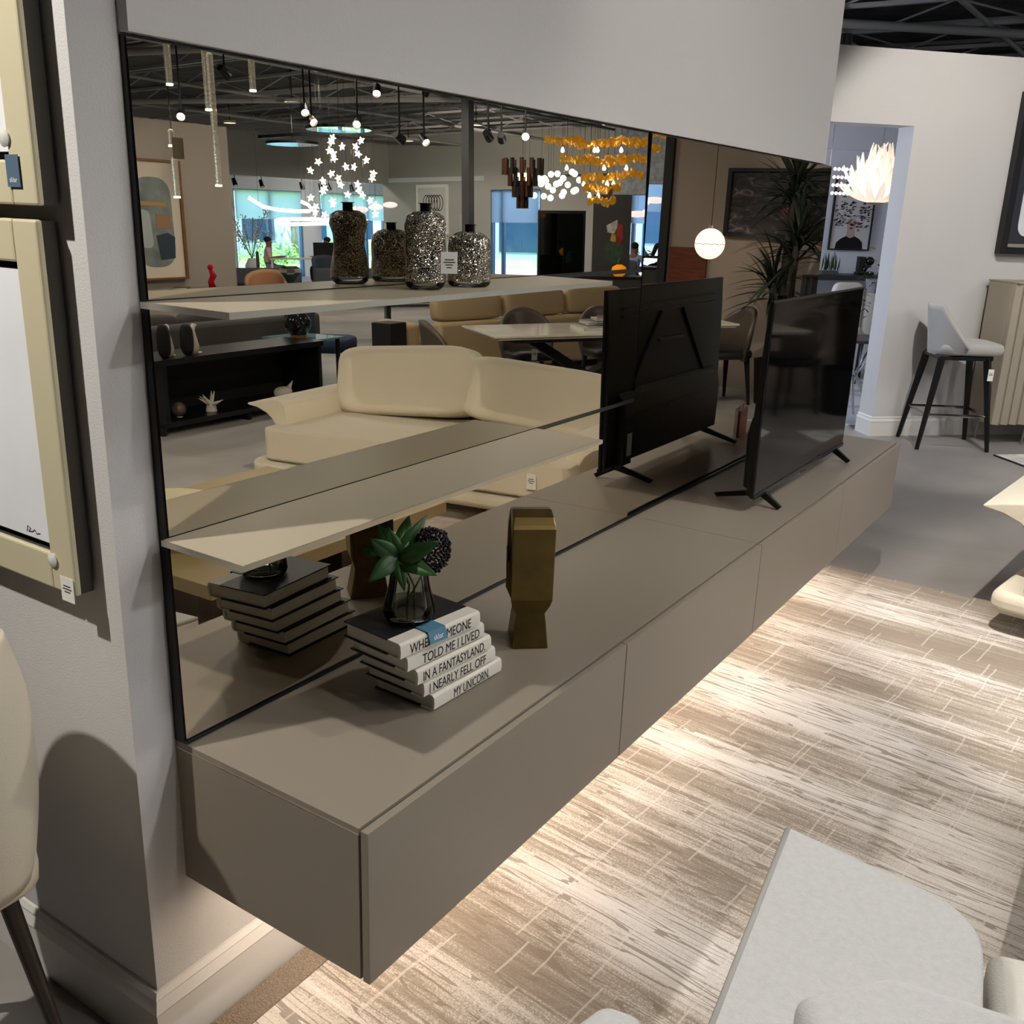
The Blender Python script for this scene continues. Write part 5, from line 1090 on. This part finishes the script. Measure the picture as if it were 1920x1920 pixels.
MB().lathe([(0, 4.2), (0.6, 4.2), (0.6, 4.23), (0, 4.23)], 28).build('canopy', M_chrome, st)
lr = thing('led_ribbon_pendant', 'looping white light ribbon pendant in front of the windows', 'pendant', (8.45, 8.30, 0)); M_led = mat('ribbon_glow', '#FFFFFF', 0.4, emit='#FFFFFF', es=4)
px_ = Vector((-0.70, 0.71, 0))     # across the view in the mirror
for pl_ in ([(-0.42, 0.02), (-0.25, -0.09), (-0.05, -0.13), (0.20, -0.145), (0.34, -0.14), (0.38, -0.12), (0.33, -0.06), (0.24, -0.02)], [(-0.10, -0.27), (-0.02, -0.245), (0.3, -0.24), (0.62, -0.245)], [(-0.10, -0.285), (0.0, -0.31), (0.35, -0.30), (0.75, -0.29)]):
    MB().tube([tuple(px_ * a_ + Vector((0, 0, 1.90 + b2))) for a_, b2 in pl_], 0.022, 8).build('light_tube', M_led, lr, smooth=True)
for a_ in (-0.3, 0.3): cord(lr, px_.x * a_, px_.y * a_, 1.80, 4.25)
# copper tiers
co = thing('copper_tier_pendant', 'tiered smoked copper cylinder pendant in front of the far window', 'pendant', (5.98, 10.22, 1.82)); M_cop = mat('smoked_copper', '#6A4A38', 0.25, 0.7, trans=0.0)
for k, (r, z0, z1) in enumerate(((0.25, 0.42, 0.62), (0.17, 0.28, 0.50), (0.115, 0.14, 0.34), (0.06, 0.0, 0.18))):
    for j in range(12 if k < 3 else 6):
        a_ = 2 * PI * j / (12 if k < 3 else 6); MB().lathe([(0.028, z0), (0.028, z1), (0.024, z1), (0.024, z0)], 8, (r * math.cos(a_), r * math.sin(a_), 0)).build('tube', M_cop if (j % 3) else M_black, co, smooth=40)
MB().lathe([(0, 0.4), (0.1, 0.4), (0.1, 0.44), (0, 0.44)], 16).build('lamp', mat('amber_glow', '#FFFFFF', 0.4, emit='#FFD9A8', es=4), co); cord(co, 0, 0, 0.6, 2.45)
bu = thing('bubble_chandelier', 'cluster of small glowing glass bubbles on fine wires', 'chandelier', (6.49, 11.78, 2.12)); M_bub = mat('bubble_glow', '#FFFFFF', 0.2, emit='#FFFFFF', es=5)
bb = MB().ball((0, 0, 0), 0.045, nu=10, nv=7).build('bubble', M_bub, bu, smooth=True)
for k in range(30):
    o = bb if k == 0 else bb.copy()
    if k: COL.objects.link(o)
    a_ = k * 2.4; r = 0.52 * math.sqrt((k + 0.5) / 30); o.location = (r * math.cos(a_), r * math.sin(a_), rnd.uniform(-0.16, 0.28) * (1.2 - r))
    if k % 3 == 0: cord(bu, r * math.cos(a_), r * math.sin(a_), 0.25, 2.1, 0.002)
MB().box((-0.5, -0.5, 2.1), (0.5, 0.5, 2.14)).build('canopy', M_white, bu)
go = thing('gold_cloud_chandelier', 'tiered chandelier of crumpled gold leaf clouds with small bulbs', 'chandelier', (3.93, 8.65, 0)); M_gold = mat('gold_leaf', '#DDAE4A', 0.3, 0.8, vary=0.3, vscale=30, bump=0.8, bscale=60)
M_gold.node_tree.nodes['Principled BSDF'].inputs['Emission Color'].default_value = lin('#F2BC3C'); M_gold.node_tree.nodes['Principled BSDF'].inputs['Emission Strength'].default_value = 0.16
ax_ = Vector((-0.89, 0.45, 0))
def cloud(off, z, L_, d_=0.17, sw=0.02):
    ph = rnd.uniform(0, 6)
    def fn(u, v):
        t = (u - 0.5) * L_; wd = d_ * (math.sin(PI * (0.04 + 0.92 * u)) ** 0.6) * (v - 0.5) * 2
        zz = 0.012 * math.sin(9 * u + ph) + 0.018 * math.sin(23 * u + 7 * v) + 0.02 * math.cos(11 * v + ph) + rnd.uniform(-0.020, 0.020)
        p = ax_ * (off + t) + Vector((0.45, 0.89, 0)) * wd
        return (p.x, p.y, z + zz)
    MB().grid(fn, 26, 8).build('gold_cloud', M_gold, go, solid=0.010)
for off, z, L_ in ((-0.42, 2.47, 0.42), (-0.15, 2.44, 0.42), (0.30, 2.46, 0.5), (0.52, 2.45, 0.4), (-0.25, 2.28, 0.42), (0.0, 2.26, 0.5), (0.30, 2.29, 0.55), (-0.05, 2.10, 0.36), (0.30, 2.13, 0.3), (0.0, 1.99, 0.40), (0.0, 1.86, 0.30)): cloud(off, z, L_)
for k in range(13):
    off = rnd.uniform(-0.5, 0.55); z = (2.38, 2.20, 2.04, 1.92)[k % 4]; off *= (1.0, 0.9, 0.5, 0.3)[k % 4]; p = ax_ * off
    MB().lathe([(0, -0.03), (0.016, -0.025), (0.02, -0.008), (0.008, 0.022), (0, 0.03)], 10, (p.x, p.y, z)).build('bulb', M_bulb, go, smooth=True); cord(go, p.x, p.y, z + 0.03, 4.25)
MB().box((ax_.x * 0.12 - 0.001, -0.04, 1.92), (ax_.x * 0.12 + 0.001, 0.04, 2.03)).build('tag', MATS['tag_kraft'], go); MB().box((-0.4, -0.3, 4.22), (0.4, 0.3, 4.26)).build('canopy', M_white, go)
pk = thing('pink_petal_lamp', 'pendant of overlapping flat pink glowing discs before the narrow window', 'pendant', (6.74, 15.08, 1.84))
for k, (o_, z) in enumerate(((-0.30, 0.06), (0.0, -0.02), (0.28, 0.03))): MB().ball((-0.89 * o_, 0.45 * o_, z), 0.2, (1, 1, 0.28), 20, 10).build('disc', mat('pink_glow', '#FFE6EA', 0.4, emit='#FFD5DC', es=1.6), pk, smooth=True)
cord(pk, 0, 0, 0.04, 2.4); 
# pale discs in front of the bay window
pk2 = thing('pale_disc_pendant', 'row of pale oval glowing discs before the bay window', 'pendant', (12.6, 14.8, 1.9))
for k in range(3): MB().ball((-0.7 * 0.3 * (k - 1), 0.71 * 0.3 * (k - 1), 0.05 * k), 0.15, (1, 1, 0.4), 18, 8).build('disc', MATS['pink_glow'], pk2, smooth=True)
cord(pk2, 0, 0, 0.05, 2.35)

# ---------------------------------------------------------------- far furniture
bc_ = thing('black_display_cabinet', 'tall black glass-fronted display cabinet by the far wall', 'cabinet', (7.9, 14.43, 0), math.radians(-35))
MB().box((-0.42, -0.02, 0), (0.42, 0.30, 0.10)).build('plinth', M_black, bc_)
for x in (-0.42, 0.38): MB().box((x, -0.02, 0.101), (x + 0.04, 0.30, 1.87)).build('side_panel', M_black, bc_)
MB().box((-0.38, 0.26, 0.101), (0.38, 0.30, 1.82)).build('back_panel', M_blackm, bc_); MB().box((-0.38, -0.02, 1.82), (0.38, 0.30, 1.87)).build('top', M_black, bc_)
for z in (0.5, 0.95, 1.4): MB().box((-0.379, 0.0, z), (0.379, 0.259, z + 0.02)).build('shelf', M_black, bc_)
MB().box((-0.379, -0.018, 0.101), (0.379, -0.012, 1.819)).build('glass_door', glass_pane('cabinet_glass', '#9FB0B4', 0.15), bc_)
for k, (x, z, lab) in enumerate(((-0.15, 0.971, 'white'), (0.2, 0.521, 'silver'))):
    o = thing('cabinet_vase', 'small %s vase inside the black display cabinet' % lab, 'vase', (0, 0, 0), 0)
    o.matrix_world = Matrix.Translation((7.9, 14.43, 0)) @ Matrix.Rotation(math.radians(-35), 4, 'Z') @ Matrix.Translation((x, 0.13, z))
    MB().lathe([(0, 0), (0.05, 0), (0.075, 0.08), (0.03, 0.17), (0.04, 0.2), (0, 0.19)], 18).build('body', M_white if k == 0 else M_chrome, o, smooth=50); MB().lathe([(0.041, 0.198), (0.043, 0.205), (0.032, 0.204)], 18).build('rim', M_edge, o)
pr_ = thing('parrot_panel', 'dark wall panel with a painted parrot and flowers', 'picture', (5.72, 12.24, 0.0), math.radians(-28)); M_pan = mat('dark_panel', '#33302E', 0.6)
MB().box((-0.28, -0.05, 0.0), (0.28, 0.0, 2.05)).build('panel', M_pan, pr_)
for poly, nm, c in (([(-0.16, 1.62), (-0.08, 1.66), (-0.06, 1.45), (-0.10, 1.30), (-0.17, 1.42)], 'red_wing', '#8E2A26'), ([(-0.08, 1.70), (0.08, 1.62), (0.06, 1.52), (-0.04, 1.50), (-0.08, 1.60)], 'white_head', '#C9C4B8'), ([(-0.10, 1.48), (0.0, 1.50), (0.02, 1.40), (-0.06, 1.38)], 'yellow_breast', '#B8962E'), ([(-0.17, 1.36), (0.08, 1.40), (0.10, 1.16), (-0.04, 1.06), (-0.18, 1.18)], 'green_body', '#2F4530')):
    MB().prism(poly, -0.054, -0.0505, 'y').build(nm, mat('parrot_' + nm, c, 0.7, vary=0.3, vscale=16), pr_)
MB().box((-0.20, -0.056, 0.98), (-0.06, -0.0505, 1.20) if False else (-0.06, -0.0505, 1.04)).build('card', M_white, pr_)
# dark credenza with orange pumpkin-shaped vase
cz = thing('dark_credenza', 'dark credenza behind the beige sofa carrying an orange vase', 'credenza', (4.75, 10.62, 0), math.radians(-28)); MB().box((-0.7, -0.2, 0.10), (0.7, 0.22, 0.955)).build('body', M_pan, cz, bevel=0.004); MB().box((-0.72, -0.22, 0.956), (0.72, 0.24, 0.98)).build('top', M_black, cz)
for x in (-0.6, 0.6): MB().box((x - 0.03, -0.15, 0), (x + 0.03, 0.18, 0.0995)).build('leg', M_black, cz)
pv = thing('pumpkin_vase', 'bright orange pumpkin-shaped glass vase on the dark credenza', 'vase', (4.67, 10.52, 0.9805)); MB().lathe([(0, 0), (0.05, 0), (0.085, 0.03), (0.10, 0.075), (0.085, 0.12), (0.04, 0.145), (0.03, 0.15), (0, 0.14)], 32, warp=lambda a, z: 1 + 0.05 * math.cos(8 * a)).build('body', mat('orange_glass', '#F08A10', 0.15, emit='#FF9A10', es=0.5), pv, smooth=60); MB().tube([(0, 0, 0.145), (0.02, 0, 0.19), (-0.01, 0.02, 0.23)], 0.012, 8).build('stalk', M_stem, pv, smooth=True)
def tub(loc, rz, label, m, sc=1.0, group=None):
    o = thing('tub_chair', label, 'armchair', (loc[0], loc[1], 0), rz, group)
    def bk(u, v):
        a_ = math.radians(170 + 200 * u); rr = (0.36 + 0.05 * v) * sc; return (rr * math.cos(a_), rr * math.sin(a_), sc * (0.10 + v * (0.50 + 0.26 * math.sin(PI * u) ** 0.7)))
    MB().grid(bk, 24, 8).build('backrest', m, o, smooth=True, solid=0.07); MB().lathe([(0, 0.12), (0.31 * sc, 0.12), (0.32 * sc, 0.38), (0.27 * sc, 0.43), (0, 0.44)], 24).build('seat', m, o, smooth=50)
    for k in range(4): a_ = PI / 4 + k * PI / 2; MB().tube([(0.2 * sc * math.cos(a_), 0.2 * sc * math.sin(a_), 0.125), (0.24 * sc * math.cos(a_), 0.24 * sc * math.sin(a_), 0.0)], 0.016, 8).build('leg', M_black, o)
    return o
M_ctub = mat('cream_tub_fabric', '#CFC3AC', 0.9)
tub((5.9, 10.9), 0.6, 'cream tub armchair beyond the beige sofa, left of two', M_ctub); tub((3.6, 10.6), 0.2, 'cream tub armchair beyond the beige sofa, right of two', M_ctub)
# glass table with silver faceted vase and red figure
gt2 = thing('glass_console', 'long glass-topped table reflecting the windows', 'table', (8.9, 8.7, 0), math.radians(135)); MB().box((-1.5, -0.3, 0.735), (1.6, 0.3, 0.75)).build('top', mat('mirror_glass_top', '#3C4A55', 0.03, spec=1.0, metal=0.6), gt2)
for x in (-1.35, 1.4): MB().box((x - 0.03, -0.25, 0), (x + 0.03, 0.25, 0.7345)).build('leg', M_black, gt2)
sv = thing('faceted_silver_vase', 'faceted silver and gold vase on the glass-topped table', 'vase', (8.76, 8.67, 0.7505)); MB().lathe([(0, 0), (0.045, 0), (0.03, 0.05), (0.10, 0.14), (0.155, 0.21), (0.14, 0.265), (0.10, 0.29), (0, 0.27)], 9).build('body', mat('faceted_silver', '#D8D4C6', 0.08, 1.0), sv); MB().lathe([(0, -0.0001), (0.055, 0.0), (0.055, 0.012), (0.046, 0.013)], 9).build('foot', M_gold, sv)
rf = thing('red_figure', 'small glossy red abstract figure on the glass-topped table', 'figurine', (9.58, 8.01, 0.752)); M_red = mat('gloss_red', '#A3101C', 0.12); MB().tube([(0, 0, 0), (0.03, 0, 0.08), (-0.02, 0.01, 0.16), (0.02, 0, 0.24)], [0.05, 0.04, 0.045, 0.03], 12).build('body', M_red, rf, smooth=True); MB().ball((0.02, 0, 0.27), 0.04).build('head', M_red, rf, smooth=True)
# lounge: grey sofas and brown chair in front of the window bay
M_lgrey = mat('lounge_grey', '#4C5058', 0.9)
for k, (x, y, rz, L_, lab) in enumerate(((14.2, 12.5, math.radians(-45), 2.4, 'dark grey lounge sofa in front of the bay windows, nearest the partition'), (12.2, 14.4, math.radians(-50), 2.6, 'dark grey lounge sofa farther along the bay windows'))):
    o = thing('lounge_sofa', lab, 'sofa', (x, y, 0), rz, 'lounge sofas by the windows'); MB().box((-L_ / 2, -0.45, 0.08), (L_ / 2, 0.45, 0.40)).build('seat', M_lgrey, o, bevel=0.05, seg=3); MB().box((-L_ / 2, 0.30, 0.401), (L_ / 2, 0.5, 0.74)).build('backrest', M_lgrey, o, bevel=0.06, seg=3)
    for sx in (-1, 1): MB().box((sx * (L_ / 2 - 0.1) - 0.03, -0.3, 0), (sx * (L_ / 2 - 0.1) + 0.03, -0.24, 0.081)).build('foot', M_black, o); MB().box((sx * (L_ / 2 - 0.1) - 0.03, 0.3, 0), (sx * (L_ / 2 - 0.1) + 0.03, 0.36, 0.081)).build('foot', M_black, o)
tub((12.9, 12.0), 2.4, 'tan brown tub chair by the lounge sofas', mat('tan_leather', '#9A6F4E', 0.6), 0.9)
tub((16.45, 17.35), 2.0, 'dark blue-grey desk chair beside the seated people', mat('slate_fabric', '#3C4654', 0.9), 1.0)
# desk, laptop screen, orchid stand
dsk = thing('white_desk', 'white desk where two people sit by the bay windows', 'desk', (17.95, 17.85, 0), math.radians(135)); MB().box((-0.8, -0.4, 0.72), (0.8, 0.4, 0.75)).build('top', M_white, dsk)
for x in (-0.74, 0.74):
    for y in (-0.34, 0.34): MB().box((x - 0.025, y - 0.025, 0), (x + 0.025, y + 0.025, 0.7195)).build('leg', M_white, dsk)
scn = thing('computer_monitor', 'black computer monitor on the white desk', 'monitor', (17.48, 18.22, 0.7505), math.radians(120)); MB().box((-0.28, -0.015, 0.06), (0.28, 0.015, 0.40)).build('screen', M_black, scn); MB().lathe([(0, 0), (0.1, 0), (0.1, 0.01), (0.02, 0.02), (0.02, 0.06), (0, 0.06)], 20).build('stand', M_black, scn)
ppr = tag(MB().box((-0.12, -0.15, 0), (0.12, 0.15, 0.003)).build('paper_sheet', M_white, loc=(18.0, 17.75, 0.7508), rot=(0, 0, 0.6)), 'white paper sheet on the white desk', 'paper')
orc = thing('dark_leaf_plant', 'dark leafy plant with white bloom on a tall stand by the window', 'plant', (17.3, 19.4, 0)); MB().box((-0.1, -0.1, 0), (0.1, 0.1, 1.0)).build('stand', M_white, orc); MB().lathe([(0, 1.001), (0.07, 1.001), (0.1, 1.15), (0, 1.14)], 16).build('pot', M_black, orc)
for k in range(12): a_ = k * 2.4; leaf((0, 0, 1.15), (0.25 * math.cos(a_), 0.25 * math.sin(a_), 1.15 + rnd.uniform(0.05, 0.4)), 0.05, mt=M_dleaf, parent=orc, n=4)
MB().ball((0.05, 0.05, 1.55), 0.07).build('bloom', M_white, orc, smooth=True)
# white blossom branches by the bay pier
blo = thing('blossom_branch', 'tall vase of white blossom branches by the window bay edge', 'plant', (19.9, 17.9, 0)); MB().lathe([(0, 0), (0.16, 0), (0.2, 0.5), (0.1, 0.7), (0, 0.7)], 18).build('vase', M_white, blo, smooth=50); bl = MB()
for k in range(14):
    a_ = k * 2.4; q = Vector((0.5 * math.cos(a_), 0.5 * math.sin(a_), rnd.uniform(1.2, 2.1))); MB().tube([(0, 0, 0.68), tuple(q * 0.55 + Vector((0, 0, 0.35))), tuple(q)], 0.008, 5).build('branch', M_bark, blo)
    for j in range(16): t = rnd.uniform(0.4, 1); bl.ball(tuple(Vector((0, 0, 0.68)) * (1 - t) + q * t + Vector((rnd.uniform(-.08, .08), rnd.uniform(-.08, .08), rnd.uniform(-.08, .08)))), 0.022, nu=6, nv=4)
tag(bl.build('blossoms', M_white, blo), kind='stuff')

# ---------------------------------------------------------------- people
def person(loc, rz, label, shirt, trousers, skin='#8A5E48', hair='#16120F', reach=True):
    o = thing('person', label, 'person', loc, rz)
    def skinned(name, vs, es, m, root=0):
        me = bpy.data.meshes.new(name); me.from_pydata([v[:3] for v in vs], es, []); me.materials.append(m)
        b = bpy.data.objects.new(name, me); COL.objects.link(b); b.parent = o
        md = b.modifiers.new('skin', 'SKIN'); sk = me.skin_vertices[0].data
        for i, v in enumerate(vs): sk[i].radius = (v[3], v[4] if len(v) > 4 else v[3]); sk[i].use_root = (i == root)
        s2 = b.modifiers.new('sub', 'SUBSURF'); s2.levels = 1; s2.render_levels = 2
        for p in me.polygons: p.use_smooth = True
        md.use_smooth_shade = True
        return b
    ms = mat('skin_' + skin, skin, 0.6); hx = 0.06 if reach else 0.0
    # seated: pelvis at z 0.50, facing -y; body (head, neck, forearms, lower legs) as one surface
    B = [(0, 0.0, 0.52, .13, .10), (0, 0.02, 0.75, .12, .09), (0, 0.0, 0.98, .10, .07), (0, -0.02, 1.04, .055, .055), (0, -0.035, 1.095, .070, .078), (0, -0.035, 1.185, .076, .088), (0, -0.03, 1.255, .048, .058)]
    E_ = [(0, 1), (1, 2), (2, 3), (3, 4), (4, 5), (5, 6)]
    for s_ in (-1, 1):
        n = len(B); B += [(0.18 * s_, 0.0, 0.97, .05), (0.23 * s_, -0.06, 0.74, .04), (0.15 * s_, -0.30, 0.775, .032), (0.13 * s_, -0.40, 0.785, .030, .016)]; E_ += [(2, n), (n, n + 1), (n + 1, n + 2), (n + 2, n + 3)]
        for k, (fx, ln_) in enumerate(((-0.024, 0.075), (-0.008, 0.085), (0.008, 0.08), (0.022, 0.065))):
            m_ = len(B); B += [((0.13 + fx) * s_, -0.40 - ln_ * 0.55, 0.785, .010), ((0.13 + fx) * s_, -0.40 - ln_, 0.778, .008)]; E_ += [(n + 3, m_), (m_, m_ + 1)]
        m_ = len(B); B += [(0.095 * s_, -0.41, 0.79, .011), (0.085 * s_, -0.445, 0.785, .009)]; E_ += [(n + 2, m_), (m_, m_ + 1)]
        n = len(B); B += [(0.09 * s_, -0.02, 0.50, .085), (0.11 * s_, -0.44, 0.50, .06), (0.11 * s_, -0.42, 0.10, .04), (0.11 * s_, -0.55, 0.05, .04, .03)]; E_ += [(0, n), (n, n + 1), (n + 1, n + 2), (n + 2, n + 3)]
    body = skinned('body', B, E_, ms)
    S = [(0, 0.0, 0.56, .15, .115), (0, 0.02, 0.75, .14, .105), (0, 0.0, 0.96, .14, .095), (0, -0.01, 1.035, .078, .07)]; SE = [(0, 1), (1, 2), (2, 3)]
    for s_ in (-1, 1): n = len(S); S += [(0.185 * s_, 0.0, 0.97, .062), (0.235 * s_, -0.06, 0.75, .05)]; SE += [(2, n), (n, n + 1)]
    skinned('shirt', S, SE, mat('shirt_' + shirt, shirt, 0.85))
    Tr = [(0, 0.0, 0.50, .15, .11)]; TE = []
    for s_ in (-1, 1): n = len(Tr); Tr += [(0.10 * s_, -0.06, 0.50, .095), (0.115 * s_, -0.45, 0.50, .072), (0.115 * s_, -0.43, 0.14, .055)]; TE += [(0, n), (n, n + 1), (n + 1, n + 2)]
    skinned('trousers', Tr, TE, mat('trousers_' + trousers, trousers, 0.9))
    MB().ball((0, -0.012, 1.215), 0.100, (0.82, 0.98, 0.78), 18, 12).build('hair', mat('hair_' + hair, hair, 0.7), o, smooth=True)
    f = MB(); f.lathe([(0.011, 0), (0.007, 0.03), (0, 0.035)], 8, (0, -0.128, 1.12)); f.build('nose', ms, o, smooth=True)
    for s_ in (-1, 1): MB().ball((0.028 * s_, -0.112, 1.155), 0.009).build('eye', M_ink, o); MB().ball((0.074 * s_, -0.03, 1.14), 0.02, (0.4, 0.8, 1.2), 8, 6).build('ear', ms, o, smooth=True)
    MB().box((-0.022, -0.118, 1.093), (0.022, -0.106, 1.10)).build('mouth', mat('lips', '#7A4038', 0.6), o)
    return o
def seat(loc, rz, label):
    c = thing('desk_chair', label, 'chair', (loc[0], loc[1], 0), rz); MB().cushion((0, 0.0, 0.36), (0.24, 0.24, 0.035), 0.4, 20, 8).build('seat', M_lgrey, c, smooth=True); MB().cushion((0, 0.27, 0.68), (0.22, 0.035, 0.24), 0.4, 20, 8).build('backrest', M_lgrey, c, smooth=True)
    for x in (-0.18, 0.18):
        for y in (-0.18, 0.2): MB().tube([(x, y, 0.33), (x * 1.2, y * 1.2, 0)], 0.015, 6).build('leg', M_black, c)
    MB().box((-0.02, 0.24, 0.36), (0.02, 0.275, 0.5)).build('bracket', M_black, c)
for i, (x, y, rz, lab, sh1, tr) in enumerate(((18.55, 17.25, math.radians(-135), 'person in a pale pink shirt seated at the white desk, reaching forward', '#D9B9B4', '#8C9AA8'), (17.72, 18.62, math.radians(15), 'person in a dark shirt seated at the white desk facing the other', '#1D2430', '#2A2C33'),
        (8.57, 18.63, math.radians(180), 'person in a light blue shirt seated by the narrow right window', '#A9BDD6', '#3A4150'), (8.50, 19.98, 0.0, 'person in a black shirt seated beside the shaded wall end', '#17181C', '#202228'))):
    person((x, y, 0), rz, lab, sh1, tr); seat((x, y), rz, 'dark desk chair under the person in the %s' % (['pale pink shirt', 'dark shirt at the white desk', 'light blue shirt', 'black shirt'][i]))
dk2 = thing('dark_desk', 'dark desk between the two people by the narrow window', 'desk', (8.53, 19.30, 0), 0.0); MB().box((-0.6, -0.26, 0.71), (0.6, 0.26, 0.75)).build('top', M_pan, dk2)
for x in (-0.55, 0.55):
    for y in (-0.22, 0.22): MB().box((x - 0.02, y - 0.02, 0), (x + 0.02, y + 0.02, 0.7095)).build('leg', M_black, dk2)
